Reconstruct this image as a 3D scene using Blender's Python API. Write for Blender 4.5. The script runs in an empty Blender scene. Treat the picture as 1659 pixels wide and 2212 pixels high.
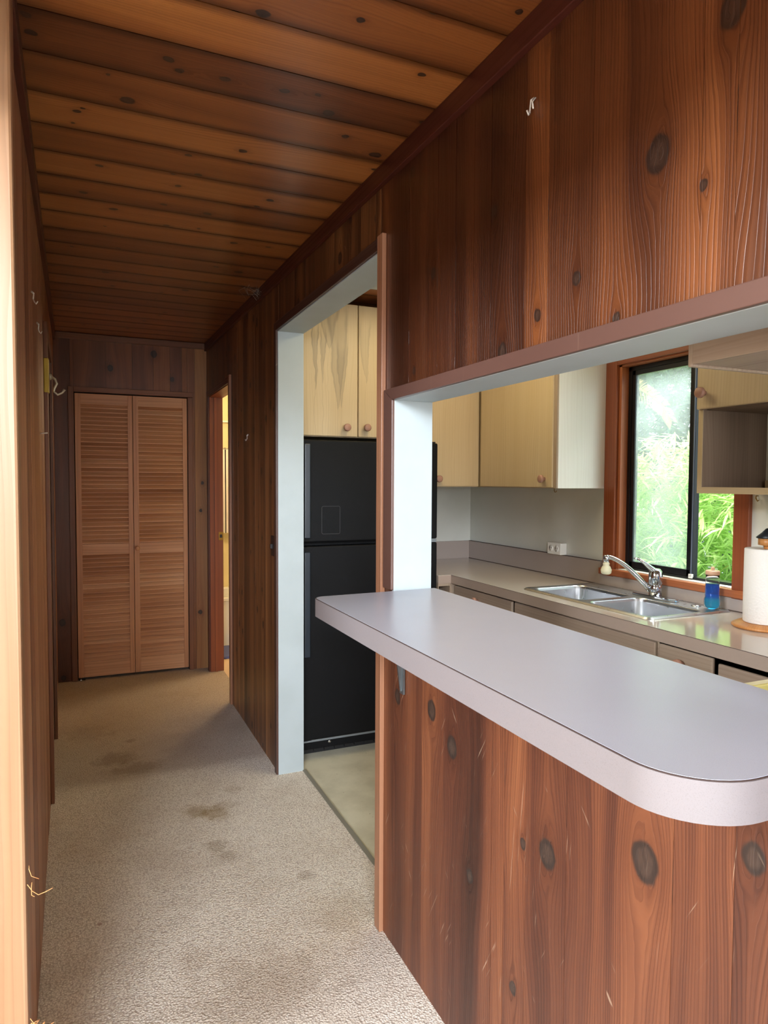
import bpy, math, random
from mathutils import Matrix, Vector
random.seed(7)
S = 1.43                       # metres per layout unit (the eye height is one unit)
C = bpy.context.scene.collection
scn = bpy.context.scene

# ------------------------------------------------------------------ camera
cam_d = bpy.data.cameras.new('camera'); cam = bpy.data.objects.new('camera', cam_d); C.objects.link(cam)
R_ = (0.91580590, -0.40159008, 0.00499502)
U_ = (0.01331726, 0.04279493, 0.99899512)
F_ = (0.40140029, 0.91481911, -0.04453993)
cam.matrix_world = Matrix(((R_[0], U_[0], -F_[0], 0), (R_[1], U_[1], -F_[1], 0), (R_[2], U_[2], -F_[2], S), (0, 0, 0, 1)))
cam_d.sensor_fit = 'HORIZONTAL'; cam_d.sensor_width = 36; cam_d.lens = 36 * 1475 / 1659
cam_d.clip_start = 0.02; cam_d.clip_end = 200
scn.camera = cam

# ------------------------------------------------------------------ world, lights, exposure
scn.view_settings.view_transform = 'Standard'; scn.view_settings.look = 'None'
scn.view_settings.gamma = 1; scn.view_settings.use_curve_mapping = False
scn.view_settings.exposure = 1.3
w = bpy.data.worlds.new('sky'); scn.world = w; w.use_nodes = True
bg = w.node_tree.nodes['Background']; bg.inputs[0].default_value = (0.80, 0.90, 1.0, 1); bg.inputs[1].default_value = 1.1

def area(name, loc, target, sx, sy, power, col):
    d = bpy.data.lights.new(name, 'AREA'); d.shape = 'RECTANGLE'; d.size = sx * S; d.size_y = sy * S
    d.energy = power; d.color = col
    o = bpy.data.objects.new(name, d); C.objects.link(o)
    o.location = Vector(loc) * S
    v = (Vector(target) - Vector(loc)).normalized()
    o.rotation_euler = v.to_track_quat('-Z', 'Y').to_euler()
    return o
# daylight of the living room behind the camera: a high clerestory and the low windows
area('daylight_clerestory', (-1.0, -3.45, 2.05), (-0.2, 1.5, 1.5), 2.6, 0.5, 430, (0.86, 0.93, 1.0))
area('daylight_low_windows', (-0.7, -3.45, 1.22), (-0.2, 1.5, 1.0), 2.2, 0.5, 84, (0.84, 0.92, 1.0))
area('daylight_side_window', (-2.9, 0.05, 2.02), (0.4, 0.9, 0.5), 1.8, 0.62, 222, (0.9, 0.95, 1.0))
# daylight entering by the kitchen window; then an added, unseen fill lamp brightening the kitchen
area('daylight_kitchen_window', (2.15, 1.55, 2.15), (1.35, 1.6, 0.62), 0.9, 0.5, 60, (0.93, 1.0, 0.93))
area('kitchen_fill_lamp', (1.2, -0.9, 1.2), (1.05, 2.0, 1.0), 0.7, 0.7, 18, (0.95, 0.97, 1.0))
sun_d = bpy.data.lights.new('sun', 'SUN'); sun_d.energy = 3.0; sun_d.angle = 0.06; sun_d.color = (1, 0.96, 0.86)
sun = bpy.data.objects.new('sun', sun_d); C.objects.link(sun)
sun.rotation_euler = Vector((0.25, 0.35, -1.0)).to_track_quat('-Z', 'Y').to_euler()

# ------------------------------------------------------------------ mesh builder
def cz(y): return 1.645 + .0197 * y
class MB:
    def __init__(s): s.V = []; s.F = []; s.uv = []; s.t = []; s.bid = []; s.tone = []; s.sm = []
    def face(s, idx, uvs, ts=None, bid=0.0, tone=0.0, smooth=False):
        s.F.append(idx); s.uv += uvs; s.t += ts or [0.5] * len(idx); s.bid.append(bid); s.tone.append(tone); s.sm.append(smooth)
    def hexa(s, P, g='z', bid=None, tone=0.0, across=None):
        # P: 8 corners, order x0y0z0 x1y0z0 x1y1z0 x0y1z0 then the same at z1
        if bid is None: bid = random.random()
        b = len(s.V); s.V += [tuple(p) for p in P]
        gi = 'xyz'.index(g)
        lo = [min(p[k] for p in P) for k in range(3)]; hi = [max(p[k] for p in P) for k in range(3)]
        for f, n in (((0, 3, 2, 1), 2), ((4, 5, 6, 7), 2), ((0, 1, 5, 4), 1), ((2, 3, 7, 6), 1), ((1, 2, 6, 5), 0), ((3, 0, 4, 7), 0)):
            if n == gi: ax = [k for k in range(3) if k != gi]; uu, vv = ax[0], ax[1]
            else: uu = [k for k in range(3) if k != gi and k != n][0]; vv = gi
            uvs = [(P[i][uu], P[i][vv]) for i in f]
            ac = 'xyz'.index(across) if across else uu
            ts = [(P[i][ac] - lo[ac]) / max(1e-6, hi[ac] - lo[ac]) for i in f]
            if across and n == ac: ts = [0.0] * 4
            s.face([b + i for i in f], uvs, ts, bid, tone)
        return s
    def box(s, x0, x1, y0, y1, z0, z1, g='z', bid=None, tone=0.0, across=None):
        return s.hexa([(x0, y0, z0), (x1, y0, z0), (x1, y1, z0), (x0, y1, z0), (x0, y0, z1), (x1, y0, z1), (x1, y1, z1), (x0, y1, z1)], g, bid, tone, across)
    def prism(s, poly, a0, a1, axis='z', tone=0.0, bid=None, smooth=False):
        if bid is None: bid = random.random()
        def put(p, a):
            return (p[0], p[1], a) if axis == 'z' else ((p[0], a, p[1]) if axis == 'y' else (a, p[0], p[1]))
        n = len(poly); b = len(s.V)
        s.V += [put(p, a0) for p in poly] + [put(p, a1) for p in poly]
        flip = axis == 'y'
        lo = list(range(b, b + n)); hi = list(range(b + n, b + 2 * n))
        bot = lo[::-1] if not flip else lo; top = hi if not flip else hi[::-1]
        s.face(bot, [(s.V[i][0], s.V[i][1]) for i in bot], None, bid, tone)
        s.face(top, [(s.V[i][0], s.V[i][1]) for i in top], None, bid, tone)
        L = 0
        for i in range(n):
            j = (i + 1) % n
            d = math.dist(poly[i], poly[j])
            f = [b + i, b + j, b + n + j, b + n + i]; u = [(a0, L), (a0, L + d), (a1, L + d), (a1, L)]
            if flip: f = f[::-1]; u = u[::-1]
            s.face(f, u, None, bid, tone, smooth); L += d
        return s
    def band(s, poly, z0, z1, th, smooth=True):
        # a closed strip standing th outside poly
        n = len(poly); out = offset(poly, th); b = len(s.V)
        for z in (z0, z1):
            s.V += [(p[0], p[1], z) for p in poly]; s.V += [(p[0], p[1], z) for p in out]
        for i in range(n):
            j = (i + 1) % n
            A = [b + i, b + j, b + n + i, b + n + j, b + 2 * n + i, b + 2 * n + j, b + 3 * n + i, b + 3 * n + j]
            s.face([A[2], A[3], A[7], A[6]], [(0, i), (0, j), (1, j), (1, i)], None, 0, 0, smooth)
        c = len(s.V); s.V += s.V[b:b + 4 * n]
        for i in range(n):
            j = (i + 1) % n
            A = [c + i, c + j, c + n + i, c + n + j, c + 2 * n + i, c + 2 * n + j, c + 3 * n + i, c + 3 * n + j]
            s.face([A[6], A[7], A[5], A[4]], [(0, 0)] * 4); s.face([A[0], A[1], A[3], A[2]], [(0, 0)] * 4)
        return s
    def lathe(s, c, prof, axis='z', n=32, tone=0.0, smooth=True, squash=1.0):
        # prof: (radius, height) along the axis from c
        b = len(s.V); bid = random.random()
        for r, h in prof:
            for k in range(n):
                a = 2 * math.pi * k / n; p = r * math.cos(a), r * math.sin(a) * squash
                s.V.append((c[0] + p[0], c[1] + p[1], c[2] + h) if axis == 'z' else ((c[0] + p[0], c[1] + h, c[2] + p[1]) if axis == 'y' else (c[0] + h, c[1] + p[0], c[2] + p[1])))
        m = len(prof)
        for i in range(m - 1):
            for k in range(n):
                l = (k + 1) % n
                f = [b + i * n + k, b + i * n + l, b + (i + 1) * n + l, b + (i + 1) * n + k]
                if axis == 'y': f = f[::-1]
                s.face(f, [(k / n, prof[i][1]), ((k + 1) / n, prof[i][1]), ((k + 1) / n, prof[i + 1][1]), (k / n, prof[i + 1][1])], None, bid, tone, smooth)
        for i, rev in ((0, True), (m - 1, False)):
            if prof[i][0] > 1e-6:
                f = [b + i * n + k for k in range(n)]
                if rev != (axis == 'y'): f = f[::-1]
                s.face(f, [(s.V[q][0], s.V[q][1]) for q in f], None, bid, tone)
        return s
    def tube(s, pts, rad, n=12, smooth=True, flat=1.0):
        b = len(s.V); pts = [Vector(p) for p in pts]; up = None
        rads = rad if isinstance(rad, (list, tuple)) else [rad] * len(pts)
        for i, p in enumerate(pts):
            t = (pts[min(i + 1, len(pts) - 1)] - pts[max(i - 1, 0)]).normalized()
            if up is None: up = Vector((0, 0, 1)) if abs(t.z) < .9 else Vector((0, 1, 0))
            x = t.cross(up).normalized(); y = x.cross(t).normalized(); up = y
            for k in range(n):
                a = 2 * math.pi * k / n
                s.V.append(tuple(p + x * rads[i] * math.cos(a) + y * rads[i] * math.sin(a) * flat))
        for i in range(len(pts) - 1):
            for k in range(n):
                l = (k + 1) % n
                s.face([b + i * n + k, b + i * n + l, b + (i + 1) * n + l, b + (i + 1) * n + k][::-1], [(k, i), (k + 1, i), (k + 1, i + 1), (k, i + 1)][::-1], None, 0, 0, smooth)
        s.face([b + k for k in range(n)], [(0, 0)] * n); s.face([b + (len(pts) - 1) * n + k for k in range(n)][::-1], [(0, 0)] * n)
        return s
    def build(s, name, mat, parent=None, bevel=0, origin=None, seg=2):
        org = origin
        if org is None:
            org = Vector(parent['_o']) if parent is not None and '_o' in parent.keys() else Vector((0, 0, 0))
        org = Vector(org)
        me = bpy.data.meshes.new(name)
        me.from_pydata([tuple((Vector(v) - org) * S) for v in s.V], [], s.F)
        uv = me.uv_layers.new(name='uv'); uv.data.foreach_set('uv', [c for p in s.uv for c in p])
        a = me.attributes.new('t', 'FLOAT', 'CORNER'); a.data.foreach_set('value', s.t)
        a = me.attributes.new('bid', 'FLOAT', 'FACE'); a.data.foreach_set('value', s.bid)
        a = me.attributes.new('tone', 'FLOAT', 'FACE'); a.data.foreach_set('value', s.tone)
        me.polygons.foreach_set('use_smooth', s.sm)
        me.materials.append(mat); me.update()
        o = bpy.data.objects.new(name, me); C.objects.link(o)
        if parent is not None: o.parent = parent
        else: o.location = org * S
        o['_o'] = list(org)
        if bevel:
            md = o.modifiers.new('bevel', 'BEVEL'); md.width = bevel * S; md.segments = seg; md.limit_method = 'ANGLE'; md.angle_limit = math.radians(40)
            md.harden_normals = False
        return o

def offset(poly, d):
    n = len(poly); out = []
    for i in range(n):
        p0, p1, p2 = Vector(poly[i - 1]), Vector(poly[i]), Vector(poly[(i + 1) % n])
        a = (p1 - p0).normalized(); b = (p2 - p1).normalized()
        na = Vector((a.y, -a.x)); nb = Vector((b.y, -b.x)); m = (na + nb)
        m = m / max(.2, m.length_squared / 2)
        out.append(tuple(p1 + m * d * 1.0))
    return out
def rpoly(pts, rads, seg=8):
    # rounded polygon, counter-clockwise points
    out = []; n = len(pts)
    for i in range(n):
        p0, p1, p2 = Vector(pts[i - 1]), Vector(pts[i]), Vector(pts[(i + 1) % n]); r = rads[i] if isinstance(rads, (list, tuple)) else rads
        if r <= 0: out.append(tuple(p1)); continue
        a = (p0 - p1).normalized(); b = (p2 - p1).normalized()
        half = a.angle(b) / 2; d = r / math.tan(half); c = p1 + (a + b).normalized() * (r / math.sin(half))
        s0 = p1 + a * d - c; s1 = p1 + b * d - c
        a0 = math.atan2(s0.y, s0.x); a1 = math.atan2(s1.y, s1.x)
        while a1 - a0 > math.pi: a1 -= 2 * math.pi
        while a1 - a0 < -math.pi: a1 += 2 * math.pi
        for k in range(seg + 1):
            t = a0 + (a1 - a0) * k / seg; out.append((c.x + r * math.cos(t), c.y + r * math.sin(t)))
    return out

def thing(name, label, cat, loc, group=None):
    o = bpy.data.objects.new(name, None); C.objects.link(o); o.location = Vector(loc) * S; o['_o'] = list(loc)
    o.empty_display_size = .05
    o['label'] = label; o['category'] = cat
    if group: o['group'] = group
    return o
def tag(o, label, cat, group=None, kind=None):
    o['label'] = label; o['category'] = cat
    if group: o['group'] = group
    if kind: o['kind'] = kind
    return o
def struct(o, label=None):
    o['kind'] = 'structure'
    if label: o['label'] = label
    return o

# ------------------------------------------------------------------ materials
def srgb(r, g, b):
    f = lambda c: (c / 255 / 12.92) if c / 255 <= .04045 else ((c / 255 + .055) / 1.055) ** 2.4
    return (f(r), f(g), f(b), 1)
class NT:
    def __init__(s, name):
        s.m = bpy.data.materials.new(name); s.m.use_nodes = True; s.t = s.m.node_tree; s.L = s.t.links
        s.b = s.t.nodes['Principled BSDF']; s.out = s.t.nodes['Material Output']
    def n(s, ty, ins=None, **p):
        x = s.t.nodes.new('ShaderNode' + ty)
        for k, v in p.items(): setattr(x, k, v)
        for k, v in (ins or {}).items(): s.put(x.inputs[k], v)
        return x
    def put(s, sock, v):
        if isinstance(v, bpy.types.NodeSocket): s.L.new(v, sock)
        else:
            try: sock.default_value = v
            except Exception: sock.default_value = (v, v, v)
    def M(s, op, a, b=None, c=None, clamp=False):
        x = s.n('Math', operation=op, use_clamp=clamp); s.put(x.inputs[0], a)
        if b is not None: s.put(x.inputs[1], b)
        if c is not None: s.put(x.inputs[2], c)
        return x.outputs[0]
    def vec(s, x, y, z=0.0): return s.n('CombineXYZ', {0: x, 1: y, 2: z}).outputs[0]
    def noise(s, v, scale=1.0, detail=2.0, rough=.5, dist=0.0):
        return s.n('TexNoise', {'Vector': v, 'Scale': scale, 'Detail': detail, 'Roughness': rough, 'Distortion': dist}).outputs[0]
    def step(s, x, a, b, lo=0.0, hi=1.0):
        r = s.n('MapRange', {'Value': x, 'From Min': a, 'From Max': b, 'To Min': lo, 'To Max': hi}, interpolation_type='SMOOTHSTEP'); return r.outputs[0]
    def mix(s, f, a, b, mode='MIX'):
        x = s.n('Mix', data_type='RGBA', blend_type=mode); s.put(x.inputs[0], f); s.put(x.inputs[6], a); s.put(x.inputs[7], b); return x.outputs[2]
    def ramp(s, x, stops):
        r = s.n('ValToRGB', {'Fac': x}); e = r.color_ramp.elements
        while len(e) < len(stops): e.new(.5)
        for k, (p, c) in enumerate(stops): e[k].position = p; e[k].color = c
        return r.outputs[0]
    def attr(s, n): return s.n('Attribute', attribute_name=n).outputs['Fac']
    def obj(s): return s.n('TexCoord').outputs['Object']
    def bump(s, h, strength, dist=.001): s.L.new(s.n('Bump', {'Height': h, 'Strength': strength, 'Distance': dist}).outputs[0], s.b.inputs['Normal'])
    def set(s, **k):
        names = dict(col='Base Color', rough='Roughness', metal='Metallic', coat='Coat Weight', coatr='Coat Roughness', spec='Specular IOR Level', trans='Transmission Weight', ior='IOR', emis='Emission Color', emst='Emission Strength', alpha='Alpha', sheen='Sheen Weight', sub='Subsurface Weight')
        for q, v in k.items(): s.put(s.b.inputs[names[q]], v)
        return s.m
def flat(name, col, rough=.5, metal=0.0, bump=0, bs=200, var=0.0, **k):
    t = NT(name); c = col
    if var: c = t.mix(t.step(t.noise(t.obj(), 9, 4, .6), .3, .7), col, (col[0] * (1 - var), col[1] * (1 - var), col[2] * (1 - var), 1))
    if bump: t.bump(t.noise(t.obj(), bs, 3, .6), bump, .002)
    return t.set(col=c, rough=rough, metal=metal, **k)

def wood(name, stops, knots=(), freq=150, rk=None, rough=.42, grain=.45, bumps=.35, edge=0.0, warp=.05, coat=.15, kcol=(.018, .010, .007, 1), streak=0.35, scratch=0.0, specu=.5):
    """knots: (u, v, radius). grain lines stream round every knot; rk=(cell u, cell v, density, radius)"""
    t = NT(name)
    sep = t.n('SeparateXYZ', {0: t.n('UVMap', uv_map='uv').outputs[0]}); u, v = sep.outputs[0], sep.outputs[1]
    bid = t.attr('bid'); tone = t.attr('tone'); off = t.M('MULTIPLY', bid, 91.7)
    n1 = t.noise(t.vec(t.M('MULTIPLY', u, 7), t.M('MULTIPLY_ADD', v, 1.1, off), off), 1, 2.5, .5)
    g = t.M('MULTIPLY_ADD', t.M('SUBTRACT', n1, .5), warp * 2, u)
    kmask = None; halo = None; kcore = None
    def addk(dx, dy, R):
        nonlocal g, kmask, halo, kcore
        q = t.M('ADD', t.M('MULTIPLY', dx, dx), t.M('POWER', t.M('ABSOLUTE', t.M('MULTIPLY', dy, .36)), 2))
        R2 = t.M('MULTIPLY', R, R)
        g = t.M('SUBTRACT', g, t.M('DIVIDE', t.M('MULTIPLY', t.M('MULTIPLY', R2, 1.6), dx), t.M('ADD', q, t.M('MULTIPLY', R2, .6))))
        d = t.M('SQRT', t.M('ADD', t.M('MULTIPLY', dx, dx), t.M('POWER', t.M('ABSOLUTE', t.M('MULTIPLY', dy, .82)), 2)))
        rr = t.M('DIVIDE', d, t.M('MAXIMUM', R, 1e-4))
        m = t.step(rr, 1.08, .82); h = t.step(rr, 3.0, .8); kc = t.step(rr, .9, .45)
        kcore = kc if kcore is None else t.M('MAXIMUM', kcore, kc)
        kmask = m if kmask is None else t.M('MAXIMUM', kmask, m)
        halo = h if halo is None else t.M('MAXIMUM', halo, h)
    wob = t.M('MULTIPLY', t.M('SUBTRACT', t.noise(t.vec(t.M('MULTIPLY', u, 60), t.M('MULTIPLY', v, 40), 0), 1, 1), .5), .008)
    for (ku, kv, kr) in knots:
        addk(t.M('ADD', t.M('SUBTRACT', u, ku), wob), t.M('ADD', t.M('SUBTRACT', v, kv), wob), kr)
    if rk:
        su, sv, dens, rad = rk
        vo = t.n('TexVoronoi', {'Vector': t.vec(t.M('DIVIDE', u, su), t.M('ADD', t.M('DIVIDE', v, sv), t.M('MULTIPLY', bid, 17.3)), 0), 'Scale': 1.0, 'Randomness': .9}, voronoi_dimensions='2D')
        pos = t.n('SeparateXYZ', {0: vo.outputs['Position']}); cc = t.n('SeparateColor', {0: vo.outputs['Color']})
        dx = t.M('SUBTRACT', u, t.M('MULTIPLY', pos.outputs[0], su))
        dy = t.M('SUBTRACT', v, t.M('MULTIPLY', t.M('SUBTRACT', pos.outputs[1], t.M('MULTIPLY', bid, 17.3)), sv))
        R = t.M('MULTIPLY', t.M('MULTIPLY', t.M('LESS_THAN', cc.outputs[0], dens), rad), t.M('MULTIPLY_ADD', cc.outputs[1], .8, .4))
        addk(t.M('ADD', dx, wob), t.M('ADD', dy, wob), R)
    # growth rings + fine fibres
    ring = t.noise(t.vec(t.M('MULTIPLY', g, freq), t.M('MULTIPLY', v, .8), off), 1, 1.5, .5)
    fine = t.noise(t.vec(t.M('MULTIPLY', g, freq * 4.5), t.M('MULTIPLY', v, 6), off), 1, 2, .6)
    saw = t.M('FRACT', t.M('ADD', t.M('MULTIPLY', g, freq * .62), t.M('MULTIPLY', t.noise(t.vec(t.M('MULTIPLY', g, 30), t.M('MULTIPLY', v, 1.5), off), 1, 2), 1.3)))
    line = t.M('MULTIPLY', t.step(saw, .45, .93), t.step(saw, 1.0, .93))
    gl = t.M('ADD', t.M('ADD', t.M('MULTIPLY', line, .55), t.M('MULTIPLY', t.step(ring, .35, .7), .4)), t.M('MULTIPLY', fine, .25))
    broad = t.noise(t.vec(t.M('MULTIPLY', g, 16), t.M('MULTIPLY_ADD', v, .7, off), off), 1, 3, .55)
    f = t.M('ADD', t.M('ADD', .5, tone), t.M('MULTIPLY', t.M('SUBTRACT', broad, .5), streak * 3))
    base = t.ramp(f, stops)
    dk = t.mix(1.0, base, (.40, .30, .25, 1), 'MULTIPLY')
    col = t.mix(t.M('MULTIPLY', gl, grain, clamp=True), base, dk)
    if halo is not None:
        col = t.mix(t.M('MULTIPLY', halo, .35), col, dk)
        kn = t.mix(t.step(t.M('MULTIPLY', kcore, t.noise(t.vec(t.M('MULTIPLY', u, 120), t.M('MULTIPLY', v, 60), 0), 1, 3)), .1, .7), kcol, (kcol[0] * 2.3, kcol[1] * 2.1, kcol[2] * 1.9, 1))
        col = t.mix(t.M('MULTIPLY', kmask, .93), col, kn)
    if edge:
        tt = t.attr('t'); e = t.M('ABSOLUTE', t.M('MULTIPLY_ADD', tt, 2, -1))
        e = t.M('ADD', e, t.M('MULTIPLY', t.M('SUBTRACT', t.noise(t.vec(t.M('MULTIPLY', u, 10), t.M('MULTIPLY', v, 3), off), 1, 3), .5), .35))
        col = t.mix(t.M('MULTIPLY', t.step(e, .62, 1.03), edge), col, t.mix(1.0, col, (.28, .24, .22, 1), 'MULTIPLY'))
    if scratch:
        for k, (ax, ay, aa) in enumerate(((9, 2.2, .5), (5, 4, -.7), (16, 1.3, .1))):
            ca, sa = math.cos(aa), math.sin(aa)
            uu = t.M('ADD', t.M('MULTIPLY', u, ca), t.M('MULTIPLY', v, sa)); vv = t.M('SUBTRACT', t.M('MULTIPLY', v, ca), t.M('MULTIPLY', u, sa))
            sn = t.noise(t.vec(t.M('MULTIPLY', uu, ax * 22), t.M('MULTIPLY', vv, ay * 3), k * 5.0), 1, 2, .6)
            patch = t.noise(t.vec(t.M('MULTIPLY', u, 9), t.M('MULTIPLY', v, 7), k * 3.0), 1, 3, .6)
            mk = t.M('MULTIPLY', t.step(sn, .67, .72), t.step(patch, .5, .62))
            col = t.mix(t.M('MULTIPLY', mk, scratch), col, (.50, .36, .25, 1))
    t.bump(t.M('SUBTRACT', t.M('MULTIPLY', gl, -1), 0), bumps, .0012)
    rr = t.M('MULTIPLY_ADD', gl, .12, rough - .04)
    return t.set(col=col, rough=rr, coat=coat, coatr=.28, spec=specu)

def st(*a): return [(p, srgb(*c)) for p, c in a]
K_UP = [(0.597, 1.37, 0.0187), (1.137, 1.385, 0.0094), (0.934, 1.426, 0.0086), (0.733, 1.268, 0.0086), (0.817, 1.239, 0.0079), (0.658, 1.201, 0.0072), (0.906, 1.202, 0.0122), (1.226, 1.605, 0.0094), (0.503, 1.47, 0.0158), (1.216, 1.218, 0.0072), (0.532, 1.31, 0.0058), (0.8, 1.63, 0.0086)]
K_LO = [(1.283, 0.55, 0.0135), (1.13, 0.568, 0.0171), (1.051, 0.526, 0.018), (0.985, 0.325, 0.0108), (0.775, 0.471, 0.0189), (0.592, 0.555, 0.0216), (0.453, 0.633, 0.0144), (0.833, 0.457, 0.0081), (0.855, 0.219, 0.0099)]
K_CE = [(0.989, 0.243, 0.009), (0.944, 0.374, 0.006), (1.177, -0.065, 0.008), (1.185, 0.152, 0.007), (1.177, 0.223, 0.008), (1.208, 0.416, 0.01), (1.171, 0.324, 0.008), (1.318, 0.079, 0.012), (1.397, -0.004, 0.007), (1.425, 0.306, 0.008), (1.324, 0.557, 0.011), (1.625, 0.039, 0.007), (1.662, 0.207, 0.007), (1.653, 0.42, 0.008), (1.798, 0.007, 0.008), (1.88, 0.076, 0.01), (1.809, 0.297, 0.009), (2.007, 0.404, 0.01), (2.296, 0.477, 0.012), (2.495, 0.074, 0.011), (2.616, 0.348, 0.011)]
W_UP = wood('cedar_upper_wall', st((0, (34, 16, 10)), (.35, (74, 39, 22)), (.65, (112, 64, 34)), (1, (152, 94, 52))), K_UP, 270, grain=.75, bumps=.55, warp=.045, rough=.34, coat=.5)
W_LO = wood('cedar_lower_wall', st((0, (54, 29, 20)), (.35, (90, 50, 34)), (.65, (120, 71, 46)), (1, (156, 100, 64))), K_LO, 270, grain=.7, bumps=.35, warp=.05, scratch=.5, coat=.05, rough=.5, kcol=(.022, .015, .012, 1), streak=.5)
W_HALL = wood('cedar_hall_wall', st((0, (62, 38, 22)), (.35, (112, 72, 42)), (.65, (148, 100, 58)), (1, (184, 134, 84))), (), 300, rk=(.06, .2, .6, .012), grain=.6, bumps=.25, warp=.025, coat=.1, scratch=.35, streak=.6)
W_END = wood('cedar_end_wall', st((0, (74, 40, 26)), (.35, (122, 74, 48)), (.65, (156, 102, 62)), (1, (190, 140, 86))), [(.333, 1.643, .016), (.126, 1.558, .014), (.422, 1.52, .011), (.571, .988, .008), (.562, .842, .008), (.556, .302, .011), (-.108, .298, .016), (-.107, .021, .012)], 260, grain=.4, bumps=.15, warp=.06)
W_LEFT = wood('cedar_left_wall', st((0, (104, 60, 44)), (.35, (152, 98, 72)), (.65, (180, 124, 92)), (1, (212, 164, 130))), (), 120, grain=.5, bumps=.2, warp=.02, coat=.1)
W_CEIL = wood('cedar_ceiling', st((0, (72, 38, 20)), (.3, (114, 64, 32)), (.6, (160, 98, 48)), (1, (208, 142, 76))), K_CE, 260, rk=(.11, .17, .75, .0065), grain=.42, bumps=.2, edge=.92, warp=.045, coat=.25, rough=.36, streak=.18)
W_TRIM = wood('dark_red_trim', st((0, (52, 20, 14)), (.5, (82, 36, 26)), (1, (112, 54, 38))), (), 130, grain=.35, bumps=.1, warp=.01)
W_CAS = wood('cedar_casing', st((0, (112, 72, 52)), (.5, (154, 106, 78)), (1, (188, 140, 108))), (), 150, grain=.35, bumps=.1, warp=.008)
W_CASP = wood('paint_smeared_casing', st((0, (62, 42, 36)), (.5, (84, 58, 50)), (1, (114, 84, 74))), (), 150, grain=.3, bumps=.1, warp=.01, scratch=.5)
W_CLC = wood('brown_casing', st((0, (84, 50, 34)), (.5, (130, 84, 58)), (1, (168, 116, 84))), (), 150, grain=.35, bumps=.1, warp=.008)
W_POST = wood('pale_fir_edge', st((0, (118, 76, 44)), (.4, (146, 104, 68)), (.7, (164, 126, 92)), (1, (180, 148, 118))), (), 140, grain=.28, bumps=.1, warp=.03, coat=.2)
W_BIF = wood('bifold_pine', st((0, (168, 118, 86)), (.4, (206, 154, 116)), (.7, (222, 174, 136)), (1, (238, 198, 164))), (), 110, grain=.32, bumps=.12, warp=.03, coat=.05)
W_WIN = wood('redwood_window', st((0, (104, 48, 24)), (.5, (142, 74, 40)), (1, (178, 106, 64))), (), 150, grain=.3, bumps=.08, warp=.008)
W_BASE = wood('oak_turned', st((0, (150, 92, 44)), (.5, (190, 128, 70)), (1, (220, 164, 104))), (), 120, grain=.3, bumps=.05, warp=.02)
W_CAB = wood('pickled_maple', st((0, (162, 140, 110)), (.45, (190, 168, 132)), (.75, (200, 180, 146)), (1, (214, 198, 168))), (), 170, grain=.16, bumps=.05, warp=.05, coat=.1, streak=.2, rough=.5)
W_CABP = wood('white_washed_panel', st((0, (222, 218, 210)), (.5, (238, 235, 230)), (1, (246, 244, 240))), (), 150, grain=.07, bumps=.04, warp=.06, streak=.2, rough=.4)
W_CABD = wood('greyed_maple', st((0, (132, 112, 98)), (.45, (160, 140, 122)), (.75, (178, 160, 138)), (1, (198, 182, 160))), (), 170, grain=.3, bumps=.06, warp=.03, coat=.05, rough=.5)
W_CABI = wood('cubby_inside', st((0, (100, 84, 70)), (.45, (130, 110, 92)), (1, (158, 138, 118))), (), 150, grain=.2, bumps=.04, warp=.05, rough=.6)
W_KNOB = flat('pink_wood_knob', srgb(166, 124, 106), .5, var=.15)

def plaster(name, col, bump=.12):
    t = NT(name); o = t.obj(); n = t.noise(o, 260, 4, .6)
    c = t.mix(t.step(t.noise(o, 3.5, 4, .6), .35, .7), col, (col[0] * .93, col[1] * .93, col[2] * .92, 1))
    t.bump(n, bump, .0015); return t.set(col=c, rough=.55)
PAINT = plaster('white_paint', srgb(178, 189, 193), .06)
WALLP = plaster('kitchen_plaster', srgb(216, 216, 208))
CREAM = plaster('bath_cream', srgb(240, 226, 178), .05)

def laminate(name, col, rough):
    t = NT(name); o = t.obj(); sp = t.noise(o, 900, 2, .7); bl = t.noise(o, 4, 3, .6)
    c = t.mix(t.step(sp, .5, .75), col, (col[0] * .80, col[1] * .77, col[2] * .76, 1)); c = t.mix(t.step(bl, .3, .8, 0, .4), c, (col[0] * .9, col[1] * .9, col[2] * .88, 1))
    return t.set(col=c, rough=t.M('MULTIPLY_ADD', bl, .12, rough - .04), coat=.15, coatr=rough * .7)
LAM_BAR = laminate('bar_laminate', srgb(174, 176, 189), .30)
LAM_EDGE = laminate('bar_edge_laminate', srgb(128, 123, 126), .42)
LAM_K = laminate('kitchen_laminate', srgb(188, 176, 166), .10)
LAM_KE = laminate('kitchen_edge_laminate', srgb(160, 142, 130), .4)
LAM_BS = laminate('backsplash_laminate', srgb(170, 156, 148), .35)
SEAM = flat('dark_seam', srgb(62, 44, 38), .7)

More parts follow.
